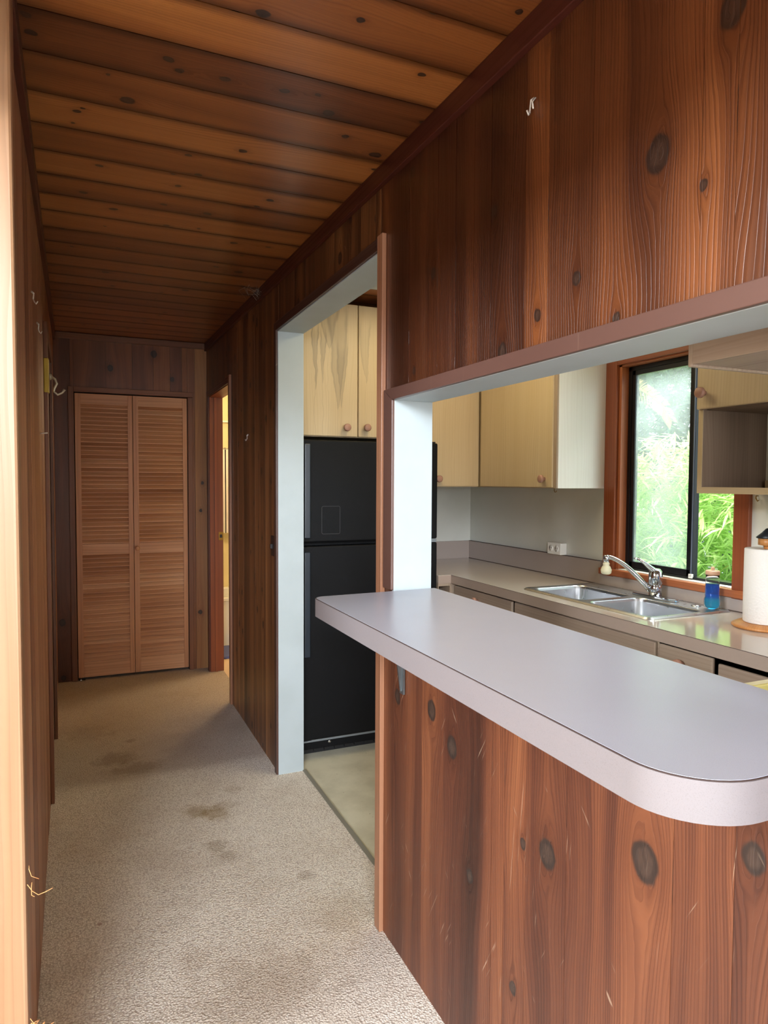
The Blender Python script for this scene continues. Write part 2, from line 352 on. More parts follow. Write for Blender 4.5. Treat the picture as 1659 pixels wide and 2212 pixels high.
def carpet_mat():
    t = NT('loop_carpet'); o = t.obj(); sp = t.n('SeparateXYZ', {0: o}); X, Y = sp.outputs[0], sp.outputs[1]
    vo = t.n('TexVoronoi', {'Vector': o, 'Scale': 165.0, 'Randomness': 1.0}); n = t.noise(o, 210, 3, .7); big = t.noise(o, 2.2, 4, .65); mid = t.noise(o, 40, 3, .6)
    col = t.mix(t.step(n, .33, .68), srgb(206, 194, 180), srgb(255, 250, 240))
    col = t.mix(t.step(vo.outputs['Distance'], .35, .8, 0, .55), col, srgb(168, 152, 138))
    col = t.mix(t.step(big, .42, .68, 0, .30), col, srgb(172, 152, 132))
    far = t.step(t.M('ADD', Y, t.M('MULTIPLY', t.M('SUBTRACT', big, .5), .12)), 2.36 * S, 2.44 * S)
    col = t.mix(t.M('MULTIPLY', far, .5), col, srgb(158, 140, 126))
    stains = [(.300, 2.075, .052, .050, .75, (150, 122, 66)), (.345, 2.045, .045, .05, .75, (150, 122, 66)), (.375, 2.08, .05, .03, .4, (150, 122, 66)), (.317, 1.85, .03, .04, .6, (140, 120, 88)), (.335, 1.80, .03, .03, .5, (140, 118, 88)),
              (.09, 2.59, .08, .07, .6, (128, 104, 78)), (.15, 2.48, .09, .06, .6, (128, 106, 80)), (.502, 1.629, .018, .02, .5, (128, 108, 84)), (.427, 2.19, .03, .03, .35, (150, 124, 84)), (.32, 1.28, .16, .10, .4, (142, 120, 92)), (.20, 1.42, .04, .04, .3, (150, 120, 90)), (.54, 1.45, .08, .10, .35, (168, 140, 96)), (.0, 2.9, .10, .10, .3, (130, 108, 88)), (.019, 1.626, .006, .006, .8, (140, 70, 40)), (.15, 2.75, .02, .02, .5, (120, 84, 60))]
    for (x, y, rx, ry, a, c) in stains:
        dx = t.M('DIVIDE', t.M('SUBTRACT', X, x * S), rx * S); dy = t.M('DIVIDE', t.M('SUBTRACT', Y, y * S), ry * S)
        d = t.M('ADD', t.M('SQRT', t.M('ADD', t.M('MULTIPLY', dx, dx), t.M('MULTIPLY', dy, dy))), t.M('MULTIPLY', t.M('SUBTRACT', t.noise(o, 14, 3, .7), .5), 2.2))
        col = t.mix(t.M('MULTIPLY', t.step(d, 1.3, .35), a * .65), col, t.mix(.4, srgb(*c), t.mix(1, col, srgb(*c), 'MULTIPLY')))
    h = t.M('ADD', t.M('MULTIPLY', vo.outputs['Distance'], -.9), t.M('MULTIPLY', n, .6)); t.bump(h, .7, .004)
    return t.set(col=col, rough=.95, spec=.15)
CARPET = carpet_mat()
def vinyl_mat():
    t = NT('pale_vinyl'); o = t.obj()
    c = t.mix(t.step(t.noise(o, 5, 5, .65), .35, .7), srgb(214, 208, 186), srgb(196, 190, 168))
    c = t.mix(t.step(t.noise(o, 60, 2, .5), .74, .78, 0, .8), c, srgb(120, 96, 76))
    return t.set(col=c, rough=.4)
VINYL = vinyl_mat()
BFLOOR = flat('bath_floor', srgb(226, 200, 170), .4)
BLACK = NT('fridge_black'); _o = BLACK.obj(); _n = BLACK.noise(_o, 420, 3, .6); BLACK.bump(_n, .8, .0016)
BLACK = BLACK.set(col=BLACK.mix(BLACK.step(BLACK.noise(_o, 11, 5, .75), .52, .8, 0, .35), srgb(8, 9, 12), srgb(26, 28, 34)), rough=.5, spec=.18)
BLACKP = flat('black_plastic', srgb(24, 25, 28), .4)
HANDLE = flat('handle_plastic', srgb(34, 42, 52), .35)
STRIPM = flat('grey_steel_strip', srgb(150, 158, 166), .4, .6, var=.2)
ALU = flat('black_anodised', srgb(24, 24, 28), .32, .3, var=.2)
ALUG = flat('grey_anodised', srgb(120, 130, 150), .35, .5)
CHROME = flat('chrome', srgb(205, 208, 214), .12, 1.0)
def steel():
    t = NT('brushed_steel'); o = t.obj(); n = t.noise(o, 30, 3, .6); return t.set(col=srgb(206, 208, 212), metal=1.0, rough=t.M('MULTIPLY_ADD', n, .10, .24))
STEEL = steel()
WHITE = flat('white_plastic', srgb(236, 234, 228), .35)
SLOT = flat('dark_slot', srgb(40, 38, 36), .6)
BRASS = flat('dull_brass', srgb(168, 132, 62), .35, .8, var=.3)
IVORY = flat('ivory_plastic', srgb(214, 208, 176), .4)
YELLOW = flat('almond_yellow_enamel', srgb(206, 192, 118), .22, coat=.4)
YPAINT = flat('yellow_painted_wood', srgb(206, 178, 68), .5, var=.12)
HOOKM = flat('cream_metal', srgb(196, 190, 170), .3, .5)
GALV = flat('galvanised', srgb(128, 136, 140), .35, .8, var=.3)
BURN = flat('black_enamel', srgb(18, 18, 20), .15)
PAPER = NT('embossed_paper'); _o = PAPER.obj(); _v = PAPER.n('TexVoronoi', {'Vector': _o, 'Scale': 130.0}); PAPER.bump(_v.outputs['Distance'], .5, .002); PAPER = PAPER.set(col=srgb(224, 221, 216), rough=.9)
CONE = flat('black_cone', srgb(28, 32, 36), .4)
DARKP = flat('dark_plate', srgb(34, 28, 28), .45)
NAVY = flat('navy_bath_mat', srgb(92, 102, 156), .95, bump=.8, bs=300)
TUB = flat('white_tub', srgb(240, 240, 238), .15)
COB = flat('dusty_thread', srgb(190, 182, 168), .9)
WIRE = flat('white_metal_hook', srgb(226, 222, 214), .35, .3)
def glass(name, haze):
    t = NT(name); t.t.nodes.remove(t.b); o = t.obj()
    tr = t.n('BsdfTransparent', {0: (.96, .98, .97, 1)}).outputs[0]; gl = t.n('BsdfGlossy', {0: (1, 1, 1, 1), 'Roughness': .02}).outputs[0]
    a = t.n('MixShader', {0: .06, 1: tr, 2: gl}).outputs[0]
    if haze:
        h = t.M('ADD', t.M('MULTIPLY', t.step(t.noise(o, 3.2, 4, .6), .3, .75), .16), t.M('MULTIPLY', t.step(t.noise(o, 90, 3, .7), .5, .8), .15))
        h = t.M('ADD', h, haze)
        df = t.n('BsdfTranslucent', {0: (.86, .97, 1.0, 1)}).outputs[0]; d2 = t.n('BsdfDiffuse', {0: (.8, .85, .85, 1)}).outputs[0]
        a = t.n('MixShader', {0: h, 1: a, 2: t.n('MixShader', {0: .25, 1: df, 2: d2}).outputs[0]}).outputs[0]
    t.L.new(a, t.out.inputs[0]); return t.m
GLASS = glass('clear_pane', 0); GLASSD = glass('dusty_pane', .08)
PLAS = NT('clear_bottle'); PLAS = PLAS.set(col=(.93, .96, .97, 1), rough=.08, trans=1.0, ior=1.25)
def liquid():
    t = NT('blue_liquid'); z = t.n('SeparateXYZ', {0: t.obj()}).outputs[2]
    c = t.mix(t.step(z, .022 * S, .036 * S), (.05, .62, .95, 1), (.03, .22, 1.0, 1))
    return t.set(col=c, rough=.06, trans=.75, ior=1.2)
LIQ = liquid()
BCAP = flat('pink_beige_cap', srgb(214, 170, 140), .45)
def leafm(name, a, b, c, trl=.45):
    t = NT(name); t.t.nodes.remove(t.b); bid = t.attr('bid')
    col = t.ramp(bid, [(0, srgb(*a)), (.55, srgb(*b)), (.93, srgb(*c)), (1, srgb(214, 178, 110))])
    d = t.n('BsdfDiffuse', {0: col}).outputs[0]; l = t.n('BsdfTranslucent', {0: col}).outputs[0]
    g = t.n('BsdfGlossy', {0: (1, 1, 1, 1), 'Roughness': .35}).outputs[0]
    m = t.n('MixShader', {0: trl, 1: d, 2: l}).outputs[0]; t.L.new(t.n('MixShader', {0: .06, 1: m, 2: g}).outputs[0], t.out.inputs[0]); return t.m
LEAF = leafm('bamboo_leaf', (160, 202, 118), (200, 226, 150), (228, 240, 186), .62)
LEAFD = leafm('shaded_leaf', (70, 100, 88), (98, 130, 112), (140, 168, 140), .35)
PALM = leafm('palm_leaf', (150, 180, 100), (206, 196, 140), (232, 206, 150), .4)
CULM = flat('bamboo_culm', srgb(150, 170, 90), .4)
SOIL = flat('leaf_litter', srgb(90, 100, 60), .95, bump=.5, bs=30)
LAMPG = NT('lamp_diffuser'); LAMPG = LAMPG.set(col=srgb(250, 235, 170), rough=.6, emis=(1.0, .78, .30, 1), emst=1.1)
CURT = NT('striped_towel')
_x = CURT.n('SeparateXYZ', {0: CURT.obj()}).outputs[0]
_s = CURT.step(CURT.M('ABSOLUTE', CURT.M('SUBTRACT', CURT.M('FRACT', CURT.M('MULTIPLY', _x, 30)), .5)), .30, .34)
CURT = CURT.set(col=CURT.mix(_s, srgb(238, 232, 226), srgb(40, 36, 46)), rough=.9)

# ------------------------------------------------------------------ room shell
ZC = 1.68; XR = .596; XK = .680; YD0, YD1 = 1.38, 2.235; YP0, YP1 = .34, 1.30; ZD = 1.497; ZP = 1.170; ZB = .738
XW = 1.683; YE = 2.812; YC = 3.69
BY0, BY1, BZ = 3.062, 3.60, 1.43; XKB = .660
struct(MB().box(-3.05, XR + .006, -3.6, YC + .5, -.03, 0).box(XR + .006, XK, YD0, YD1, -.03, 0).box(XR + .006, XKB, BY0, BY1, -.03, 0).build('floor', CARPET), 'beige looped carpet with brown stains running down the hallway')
struct(MB().box(XK, XW, -1.2, YE, -.04, -.006).build('floor.001', VINYL), 'pale cream vinyl floor of the kitchen')
struct(MB().box(XKB, 1.7, YE + .08, 4.7, -.04, -.004).build('floor.002', BFLOOR), 'beige floor of the bathroom')
struct(MB().box(XK - .002, XK + .010, YD0, YD1, -.008, .003, 'y').build('trim_1', flat('grey_threshold', srgb(132, 128, 116), .6)), 'grey threshold strip between hallway carpet and kitchen floor')

# right wall: plaster core, then the boards of each face
core = MB()
def corebox(y0, y1, z0, z1):
    if z0 == 0: z0 = -.03
    core.box(XR + .006, XK if y0 < 2.9 and y1 < 3.2 or y1 < 3.2 else XKB, y0, y1, z0, z1, bid=0)
corebox(-3.6, YP0, 0, 2.4); corebox(YP0, YP1, 0, ZB); corebox(YP0, YP1, ZP, 1.76); corebox(YP1, YD0, 0, 1.76)
corebox(YD0, YD1, ZD, 1.76); corebox(YD1, BY0, 0, 1.76); corebox(BY0, BY1, BZ, 1.76); corebox(BY1, 4.7, 0, 1.76)
wr = struct(core.build('wall_right', WALLP), 'wood panelled wall on the right with a doorway and a pass-through')
def boards_y(mb, edges, z0, z1, tones=None, gap=.0006):
    for i in range(len(edges) - 1):
        a, b = edges[i], edges[i + 1]; tn = tones[i] if tones and tones[i] is not None else random.uniform(-.18, .18)
        z1f = z1 if z1 is not None else cz((a + b) / 2) - .005
        mb.box(XR + random.uniform(0, .0006), XR + .006, a + gap / 2, b - gap / 2, z0, z1f, 'z', random.random(), tn, 'y')
up = MB()
boards_y(up, [-1.2, -1.0, -.85, -.7, -.55, -.4, -.25, -.1, .05, .2, YP0], 0, None)
state = random.getstate(); boards_y(up, [YP1, YD0], ZB, None, [-.2]); random.setstate(state)
e = [YP0, .494, .536, .705, .795, .85, .942, .994, 1.055, 1.12, 1.24, YP1]
tn = [.05, .12, .08, -.04, .14, -.26, -.20, -.12, -.22, -.16, -.20]  # board tones, the farther ones lowered further to paint in the wall's shade
boards_y(up, e, ZP, None, tn)
struct(up.build('upper_panelling', W_UP, wr))
lo = MB()
boards_y(lo, [YP0, .473, .551, .734, .827, .884, .919, 1.082, 1.17, YP1], 0, ZB, [.02, -.04, .02, -.06, .12, .16, -.10, .0, -.06])
boards_y(lo, [YP1, YD0], 0, ZB, [-.05])
struct(lo.build('lower_panelling', W_LO, wr))
hl = MB()
boards_y(MB(), [YP1, YD0], ZB, None, [-.15])
boards_y(hl, [YD0, 1.412, 1.50, 1.58, 1.688, 1.78, 1.868, 1.934, 2.05, 2.15, YD1], ZD, None, [-.2, -.1, -.22, -.15, -.1, -.2, -.12, -.2, -.15, -.2])
boards_y(hl, [YD1, 2.33, 2.426, 2.52, 2.587, 2.69, 2.795, 2.9, 3.0, BY0], 0, None)
boards_y(hl, [BY0, 3.22, 3.34, 3.47, BY1], BZ, None, [-.3, -.25, -.3, -.3])
boards_y(hl, [BY1, YC], 0, None, [-.2])
struct(hl.build('hall_panelling', W_HALL, wr))

# end wall with the closet opening
CX0, CX1, CZ1 = -.042, .497, 1.432
we = struct(MB().box(-.30, CX0, YC + .004, YC + .05, -.02, 1.76).box(CX1, XR + .006, YC + .004, YC + .05, -.02, 1.76).box(CX0, CX1, YC + .004, YC + .05, CZ1, 1.76).build('wall_end', SEAM), 'dark wood panelled wall at the end of the hallway')
eb = MB(); ee = [-.30, -.14, -.058, .105, .229, .33, .412, .47, .535, XR]
et = [-.3, -.3, -.15, -.05, -.12, -.02, -.12, .0, .05]
for i in range(9):
    a, b = ee[i], ee[i + 1]
    for x0, x1, z0 in ((max(a, -.30), min(b, CX0), 0), (max(a, CX0), min(b, CX1), CZ1), (max(a, CX1), min(b, XR), 0)):
        if x1 - x0 > .002: eb.box(x0 + .0006, x1 - .0006, YC, YC + .005, z0, cz(YC) - .003, 'z', i * .11, et[i] + (.28 if a >= .5 else 0) , 'x')
struct(eb.build('end_panelling', W_END, we))
struct(MB().box(-.31, .62, YC + .45, YC + .47, -.02, 1.7).box(-.31, -.29, YC + .05, YC + .45, 0, 1.7).box(.6, .62, YC + .05, YC + .45, 0, 1.7).box(-.3, .6, YC + .05, YC + .45, 1.68, 1.7).build('wall_closet', flat('closet_dark', srgb(60, 44, 34), .8)), 'dark inside of the closet')

# left wall: very slightly out of parallel with the right one
def LX(y): return -.092 - .0163 * (y - 1.35)
YL0 = 1.03
wl = MB()
def lbox(mb, y0, y1, z0, z1, dx0, dx1, **k):
    a0, a1 = LX(y0), LX(y1)
    mb.hexa([(a0 + dx0, y0, z0), (a0 + dx1, y0, z0), (a1 + dx1, y1, z0), (a1 + dx0, y1, z0), (a0 + dx0, y0, z1), (a0 + dx1, y0, z1), (a1 + dx1, y1, z1), (a1 + dx0, y1, z1)], 'z', **k)
yy = YL0
lbox(wl, YL0, YC, 0, 1.74, -.09, -.005)
wlo = struct(wl.build('wall_left', SEAM), 'wood panelled left wall of the hallway')
lb = MB()
while yy < YC - .01:
    y2 = min(yy + random.choice((.09, .12, .14)), YC)
    if yy < 2.34 < y2 + .04: y2 = 2.34
    if not (2.34 - .001 <= yy < 2.88): lbox(lb, yy + .0006, y2 - .0006, 0, cz(yy) - .004, -.006, random.uniform(-.001, 0), tone=random.uniform(-.25, .25), across='y')
    elif yy < 2.36:
        y2 = 2.88
        lbox(lb, 2.34, 2.88, 1.45, cz(2.5) - .004, -.006, 0, tone=-.1, across='y')
    yy = y2
struct(lb.build('left_panelling', W_LEFT, wlo))
# door in the left wall with its casings
d3 = MB(); lbox(d3, 2.36, 2.86, .01, 1.44, -.03, -.012, tone=-.1)
dd = struct(d3.build('door_3', W_LEFT), 'brown flush door in the left wall')
cs = MB(); lbox(cs, 2.30, 2.345, 0, 1.475, 0, .011, tone=.0); lbox(cs, 2.88, 2.925, 0, 1.475, 0, .011, tone=-.1); lbox(cs, 2.345, 2.88, 1.44, 1.475, 0, .011, tone=-.1)
struct(cs.build('door_casing', W_CLC, dd, .0015))
# pale end board where the left wall stops
pm = MB().box(-.22, -.0765, .985, 1.030, 0, 1.664, 'z', .3, .12, 'x')
struct(pm.build('trim_2', W_POST, None, .004), 'pale worn edge board where the left wall ends')
ft = MB()
random.seed(3)
for k in range(34):
    z = random.choice((.16, .17, .18, .28, .29, .30, .10, .11, .50)) - .02 + random.uniform(-.015, .015); x = -.0765 + random.uniform(0, .006); y = .985 + random.uniform(-.003, .003)
    a = random.uniform(-1, 1); pts = [(x + .012 * math.sin(q * a + a) * q / 3 + .004 * q, y - .002 * q, z + .006 * math.cos(q * 1.3 + a * 3) - .002 * q) for q in range(5)]
    ft.tube(pts, .0005, 5)
tag(ft.build('wood_splinters', flat('frayed_wood', srgb(214, 150, 96), .8), None), 'frayed pale wood splinters curling off the foot of the left end board', 'wood splinters', None, 'stuff')

# ceiling boards run across the hall
ce = MB(); ys = [.885 - .122 * k for k in range(16, 0, -1)] + [.885, 1.0, 1.113, 1.227, 1.353, 1.472, 1.592, 1.717, 1.837, 1.956, 2.092, 2.221, 2.348, 2.47, 2.59, 2.71, 2.83, 2.95, 3.07, 3.19, 3.31, 3.43, 3.55, YC]
tones = {.885: .02, 1.0: .08, 1.113: -.22, 1.227: -.05, 1.353: .22, 1.472: .0, 1.592: .16, 1.717: -.04, 1.837: .14, 1.956: .1, 2.092: -.08, 2.221: -.02}
random.seed(11)
for i in range(len(ys) - 1):
    a, b = ys[i] + .0012, ys[i + 1] - .0012
    if b < -.05: continue
    a = max(a, -.05)
    x0, x1 = -.24, XR + .006
    h = random.uniform(0, .0004); za, zb = cz(a) + h, cz(b) + h
    ce.hexa([(x0, a, za), (x1, a, za), (x1, b, zb), (x0, b, zb), (x0, a, za + .01), (x1, a, za + .01), (x1, b, zb + .01), (x0, b, zb + .01)], 'x', random.random(), tones.get(ys[i], random.uniform(-.15, .12)), 'y')
struct(ce.build('ceiling', W_CEIL), 'knotty cedar board ceiling of the hallway')
struct(MB().hexa([(-.24, -.05, cz(-.05) + .012), (.68, -.05, cz(-.05) + .012), (.68, YC, cz(YC) + .012), (-.24, YC, cz(YC) + .012), (-.24, -.05, 1.80), (.68, -.05, 1.80), (.68, YC, 1.80), (-.24, YC, 1.80)]).build('ceiling.001', SEAM), 'roof deck above the hallway boards')
# kitchen ceiling
kc = MB()
for k in range(33):
    kc.box(XK - .01, XW + .1, -1.2 + k * .122, -1.2 + k * .122 + .1205, ZC, ZC + .012, 'x', random.random(), random.uniform(-.1, .1), 'y')
struct(kc.build('ceiling.002', W_CEIL), 'cedar board ceiling of the kitchen')
# ceiling trims
def rt(y0, y1, x0, x1, dz0=.0, h=.040): 
    m = MB(); m.hexa([(x0, y0, cz(y0) - h), (x1, y0, cz(y0) - h), (x1, y1, cz(y1) - h), (x0, y1, cz(y1) - h), (x0, y0, cz(y0)), (x1, y0, cz(y0)), (x1, y1, cz(y1)), (x0, y1, cz(y1))], 'y', .5, -.1); return m
struct(rt(-.05, YC, XR - .012, XR + .004).build('trim_3', W_TRIM, None, .0015), 'dark red trim where the right wall meets the ceiling')
m = MB(); h = .040; y0, y1 = YL0, YC
m.hexa([(LX(y0) - .01, y0, cz(y0) - h), (LX(y0) + .011, y0, cz(y0) - h), (LX(y1) + .011, y1, cz(y1) - h), (LX(y1) - .01, y1, cz(y1) - h), (LX(y0) - .01, y0, cz(y0)), (LX(y0) + .011, y0, cz(y0)), (LX(y1) + .011, y1, cz(y1)), (LX(y1) - .01, y1, cz(y1))], 'y', .5, -.05)
struct(m.build('trim_4', W_TRIM, None, .0015), 'dark red trim where the left wall meets the ceiling')
struct(MB().box(LX(YC) + .011, XR - .012, YC - .012, YC, cz(YC) - .032, cz(YC) - .002, 'x', .4, -.15).build('trim_5', W_CLC, None, .0015), 'reddish trim board along the top of the end wall')

# kitchen doorway: white lining, brown casing
dw = struct(MB().box(XR - .003, XK + .002, YD1 - .002, YD1 + .010, -.002, ZD + .010).build('door_1', PAINT, None, .0015), 'open doorway from the hallway into the kitchen')
struct(MB().box(XR - .003, XK + .002, YD0 - .010, YD1 - .002, ZD - .002, ZD + .010).build('head_lining', PAINT, dw, .001))
struct(MB().box(XR - .003, XK + .002, YD0 - .010, YD0, -.002, ZD - .002).build('jamb_lining', PAINT, dw, .001))
struct(MB().box(XR - .010, XR, YD1 + .0, YD1 + .026, 0, ZD + .028, 'z', .2, -.15).build('casing', W_CASP, dw, .0015))
struct(MB().box(XR - .010, XR, YD0, YD1, ZD + .001, ZD + .028, 'y', .6, -.3).build('casing', W_CASP, dw, .0015))
struct(MB().box(XR - .010, XR, YD0 - .028, YD0 - .001, 0, ZD + .031, 'z', .7, .22).build('casing', W_CAS, dw, .0008))
# pass-through opening: white lining, casing
pw = struct(MB().box(XR - .003, XK + .002, YP1 - .001, YP1 + .008, ZB + .02, ZP + .006).build('trim_6', PAINT, None, .001), 'pass-through opening between the hallway and the kitchen')
struct(MB().box(XR - .003, XK + .002, YP0 - .01, YP1 - .001, ZP - .001, ZP + .006).build('head_lining', PAINT, pw, .001))
struct(MB().box(XR - .003, XK + .002, YP0 - .008, YP0, ZB, ZP - .001).build('jamb_lining', PAINT, pw, .001))
struct(MB().prism([(YP1, ZB + .034), (YP1 + .043, ZB + .034), (YP1 + .043, ZP + .024), (YP1, ZP)], XR - .009, XR, 'x', .25).build('casing', W_CASP, pw, .0012))
struct(MB().box(XR - .009, XR, YP0 - .043, YP0, ZB - .02, ZP, 'z', .35).build('casing', W_CASP, pw, .0012))
struct(MB().prism([(YP0 - .043, ZP), (YP1, ZP), (YP1 + .043, ZP + .024), (YP0 - .043, ZP + .024)], XR - .010, XR, 'x', .1).build('casing', W_CASP, pw, .0012))

# bathroom doorway
bd = struct(MB().box(XR - .002, XKB + .002, BY1 - .002, BY1 + .012, 0, BZ, 'z', .3, -.1).build('door_2', W_WIN, None, .001), 'narrow view of the open bathroom doorway')
struct(MB().box(XR - .002, XKB + .002, BY0, BY1, BZ - .002, BZ + .012, 'y', .3, -.2).build('head_lining', W_WIN, bd))
struct(MB().box(XR - .002, XKB + .002, BY0 - .010, BY0 + .002, 0, BZ, 'z', .3, -.1).build('jamb_lining', W_WIN, bd))
struct(MB().box(XR + .022, XR + .034, BY1 - .008, BY1 - .001, 0, BZ, 'z', .4, -.1).build('door_stop', W_WIN, bd))
struct(MB().box(XR - .010, XR, BY1 + .002, BY1 + .040, 0, BZ + .03, 'z', .5, .0).build('casing', W_TRIM, bd, .001))
struct(MB().box(XR - .010, XR, BY0, BY1 + .002, BZ + .002, BZ + .03, 'y', .5, -.2).build('casing', W_TRIM, bd, .001))
struct(MB().box(XR - .010, XR, BY0 - .030, BY0 - .002, 0, BZ + .035, 'z', .6, -.1).build('casing', W_CAS, bd, .001))

# closet casing and the louvred doors
cd = struct(MB().box(CX0 - .026, CX0 - .001, YC - .010, YC, 0, CZ1 + .024, 'z', .2, -.1).build('door_4', W_CLC, None, .0015), 'louvred bifold closet door at the end of the hallway')
struct(MB().box(CX1 + .001, CX1 + .024, YC - .010, YC, 0, CZ1, 'z', .3, .0).build('casing', W_CLC, cd, .0015))
struct(MB().box(CX0 - .001, CX1 + .026, YC - .010, YC, CZ1 + .001, CZ1 + .025, 'x', .3, -.05).build('casing', W_CLC, cd, .0015))
random.seed(21)
def leaf_door(x0, x1):
    y0, y1 = YC - .003, YC + .018; zb, zt = .014, CZ1 - .006; sw = .026
    p = struct(MB().box(x0, x0 + sw, y0, y1, zb, zt, 'z', random.random(), -.05).build('bifold_leaf', W_BIF, cd, .001))
    struct(MB().box(x1 - sw * .85, x1, y0, y1, zb, zt, 'z', random.random(), -.1).build('stile', W_BIF, p, .001))
    for z0, z1, t_ in ((zb, .090, .2), (.627, .682, .08), (1.374, zt, .12)):
        struct(MB().box(x0 + sw, x1 - sw * .85, y0 + .001, y1 - .001, z0, z1, 'x', random.random(), t_).build('rail', W_BIF, p, .001))
    for a, b in ((.090, .627), (.682, 1.374)):
        n = round((b - a) / .0212); st_ = (b - a) / n; mb = MB()
        tn_ = 0
        for k in range(n):
            z = a + st_ * (k + .0); 
            if random.random() < .3: tn_ = random.uniform(-.28, .18)
            t1 = tn_ + random.uniform(-.05, .05)
            xa, xb = x0 + sw - .002, x1 - sw * .85 + .002; lo_y, hi_y = y0 + .002, y1 - .003; th = .0045
            mb.hexa([(xa, lo_y, z + .001), (xb, lo_y, z + .001), (xb, hi_y, z + st_ * 1.55), (xa, hi_y, z + st_ * 1.55), (xa, lo_y, z + .001 + th), (xb, lo_y, z + .001 + th), (xb, hi_y, z + st_ * 1.55 + th), (xa, hi_y, z + st_ * 1.55 + th)], 'x', random.random(), t1)
        struct(mb.build('louvre_slats', W_BIF, p))
    return p
leaf_door(CX0 + .003, .2265)
l2 = leaf_door(.2285, CX1 - .003)
struct(MB().lathe((.2435, YC - .003, .655), [(.006, 0), (.006, -.006), (.012, -.012), (.012, -.018), (.007, -.021), (0, -.021)], 'y', 24).build('door_knob', W_BIF, l2))
struct(MB().box(CX0 + .004, CX0 + .035, YC - .02, YC - .005, .000, .006).box(CX0 + .012, CX0 + .018, YC - .016, YC - .010, .006, .013).build('pivot_bracket', CHROME, cd), 'shiny pivot bracket')

# kitchen walls
struct(MB().box(XK, XW + .08, YE, YE + .08, -.01, ZC).build('wall_kitchen_end', WALLP), 'pale plaster wall behind the refrigerator')
WY0, WY1, WZ0, WZ1 = 1.362, 1.832, .703, 1.400
ww = MB(); 
for y0, y1, z0, z1 in ((-1.2, WY0, 0, ZC), (WY1, YE, 0, ZC), (WY0, WY1, 0, WZ0), (WY0, WY1, WZ1, ZC)): ww.box(XW, XW + .08, y0, y1, z0, z1)
struct(ww.build('wall_kitchen_window', WALLP), 'pale plaster kitchen wall holding the window')
struct(MB().box(XK, XW + .08, -1.28, -1.2, -.01, ZC).build('wall_kitchen_near', WALLP))
# bathroom shell
struct(MB().box(XKB, 1.78, 4.62, 4.70, -.01, 1.7).box(1.70, 1.78, YE + .08, 4.62, -.01, 1.7).build('wall_bathroom', CREAM), 'cream bathroom wall')
struct(MB().box(XKB, 1.78, YE + .08, 4.70, 1.69, 1.72).build('ceiling.003', CREAM))
# living room behind the camera
LWOOD = flat('living_wall_paint', srgb(150, 128, 104), .8)
lv = MB().box(-3.1, -3.0, -3.6, 1.4, 0, 2.45).box(-3.0, -.20, .99, 1.07, 0, 2.45).box(-3.0, .6, -3.6, -3.5, 0, 2.45)
struct(lv.build('wall_living', LWOOD), 'living room walls behind the viewer')
struct(MB().box(-3.1, .68, -3.6, 1.4, 2.4, 2.45).build('ceiling.004', LWOOD))
struct(MB().box(-.24, XR, -.13, -.05, 1.50, 2.4).box(-.26, -.20, -.05, 1.03, 1.50, 2.4).build('wall_header', LWOOD), 'header beams above the openings to the living room')

# ------------------------------------------------------------------ kitchen window
wn = struct(MB().box(XW - .014, XW, WY1 + .001, WY1 + .053, WZ0 - .028, WZ1 + .045, 'z', .2, .0).build('window_1', W_WIN, None, .0015), 'aluminium sliding window in a redwood frame above the sink')
struct(MB().box(XW - .014, XW, WY0 - .05, WY0 - .001, WZ0 - .028, WZ1 + .045, 'z', .6, -.05).build('casing', W_WIN, wn, .0015))
struct(MB().box(XW - .014, XW, WY0, WY1, WZ1, WZ1 + .045, 'y', .3, -.05).build('casing', W_WIN, wn, .0015))
struct(MB().box(XW - .022, XW + .05, WY0 - .055, WY1 + .065, WZ0 - .024, WZ0 - .002, 'y', .8, .1).build('window_sill', W_WIN, wn, .002))
struct(MB().box(XW - .002, XW + .075, WY1 - .012, WY1, WZ0, WZ1, 'z', .2, .3).build('jamb_lining', W_WIN, wn))
struct(MB().box(XW - .002, XW + .075, WY0, WY0 + .006, WZ0, WZ1, 'z', .2, .3).build('jamb_lining', W_WIN, wn))
struct(MB().box(XW - .002, XW + .075, WY0, WY1, WZ1 - .006, WZ1, 'y', .2, .3).build('head_lining', W_WIN, wn))
xg0, xg1 = XW + .028, XW + .062
fr = MB(); a0, a1 = WY0 + .006, WY1 - .012; z0, z1 = WZ0, WZ1 - .006
fr.box(xg0, xg1, a1 - .014, a1, z0, z1).box(xg0, xg1, a0, a0 + .008, z0, z1).box(xg0, xg1, a0, a1, z1 - .014, z1).box(xg0, xg1, a0, a1, z0, z0 + .008)
struct(fr.build('window_frame', ALU, wn, .001))
YM = 1.548
sl = MB(); xs = xg0 + .002
sl.box(xs, xs + .013, a1 - .030, a1 - .015, z0 + .008, z1 - .014).box(xs, xs + .013, YM - .010, YM + .012, z0 + .008, z1 - .014).box(xs, xs + .013, YM, a1 - .016, z1 - .030, z1 - .014).box(xs, xs + .013, YM, a1 - .016, z0 + .008, z0 + .028)
struct(sl.build('sliding_sash', ALU, wn, .001))
struct(MB().box(xs - .001, xs + .001, a1 - .012, a1 - .008, z0 + .01, z1 - .016).box(xs - .0015, xs + .001, YM - .009, YM - .005, z0 + .01, z1 - .016).build('weather_strip', ALUG, wn))
struct(MB().box(xs + .005, xs + .008, YM + .011, a1 - .029, z0 + .026, z1 - .029).build('window_pane', GLASSD, wn), 'dusty glass pane')
fx = MB(); xf = xg0 + .018
fx.box(xf, xf + .012, YM - .006, YM + .014, z0 + .008, z1 - .014)
struct(fx.build('fixed_stile', ALU, wn, .001))
struct(MB().box(xf + .004, xf + .007, a0 + .008, YM - .006, z0 + .008, z1 - .014).build('window_pane', GLASS, wn))
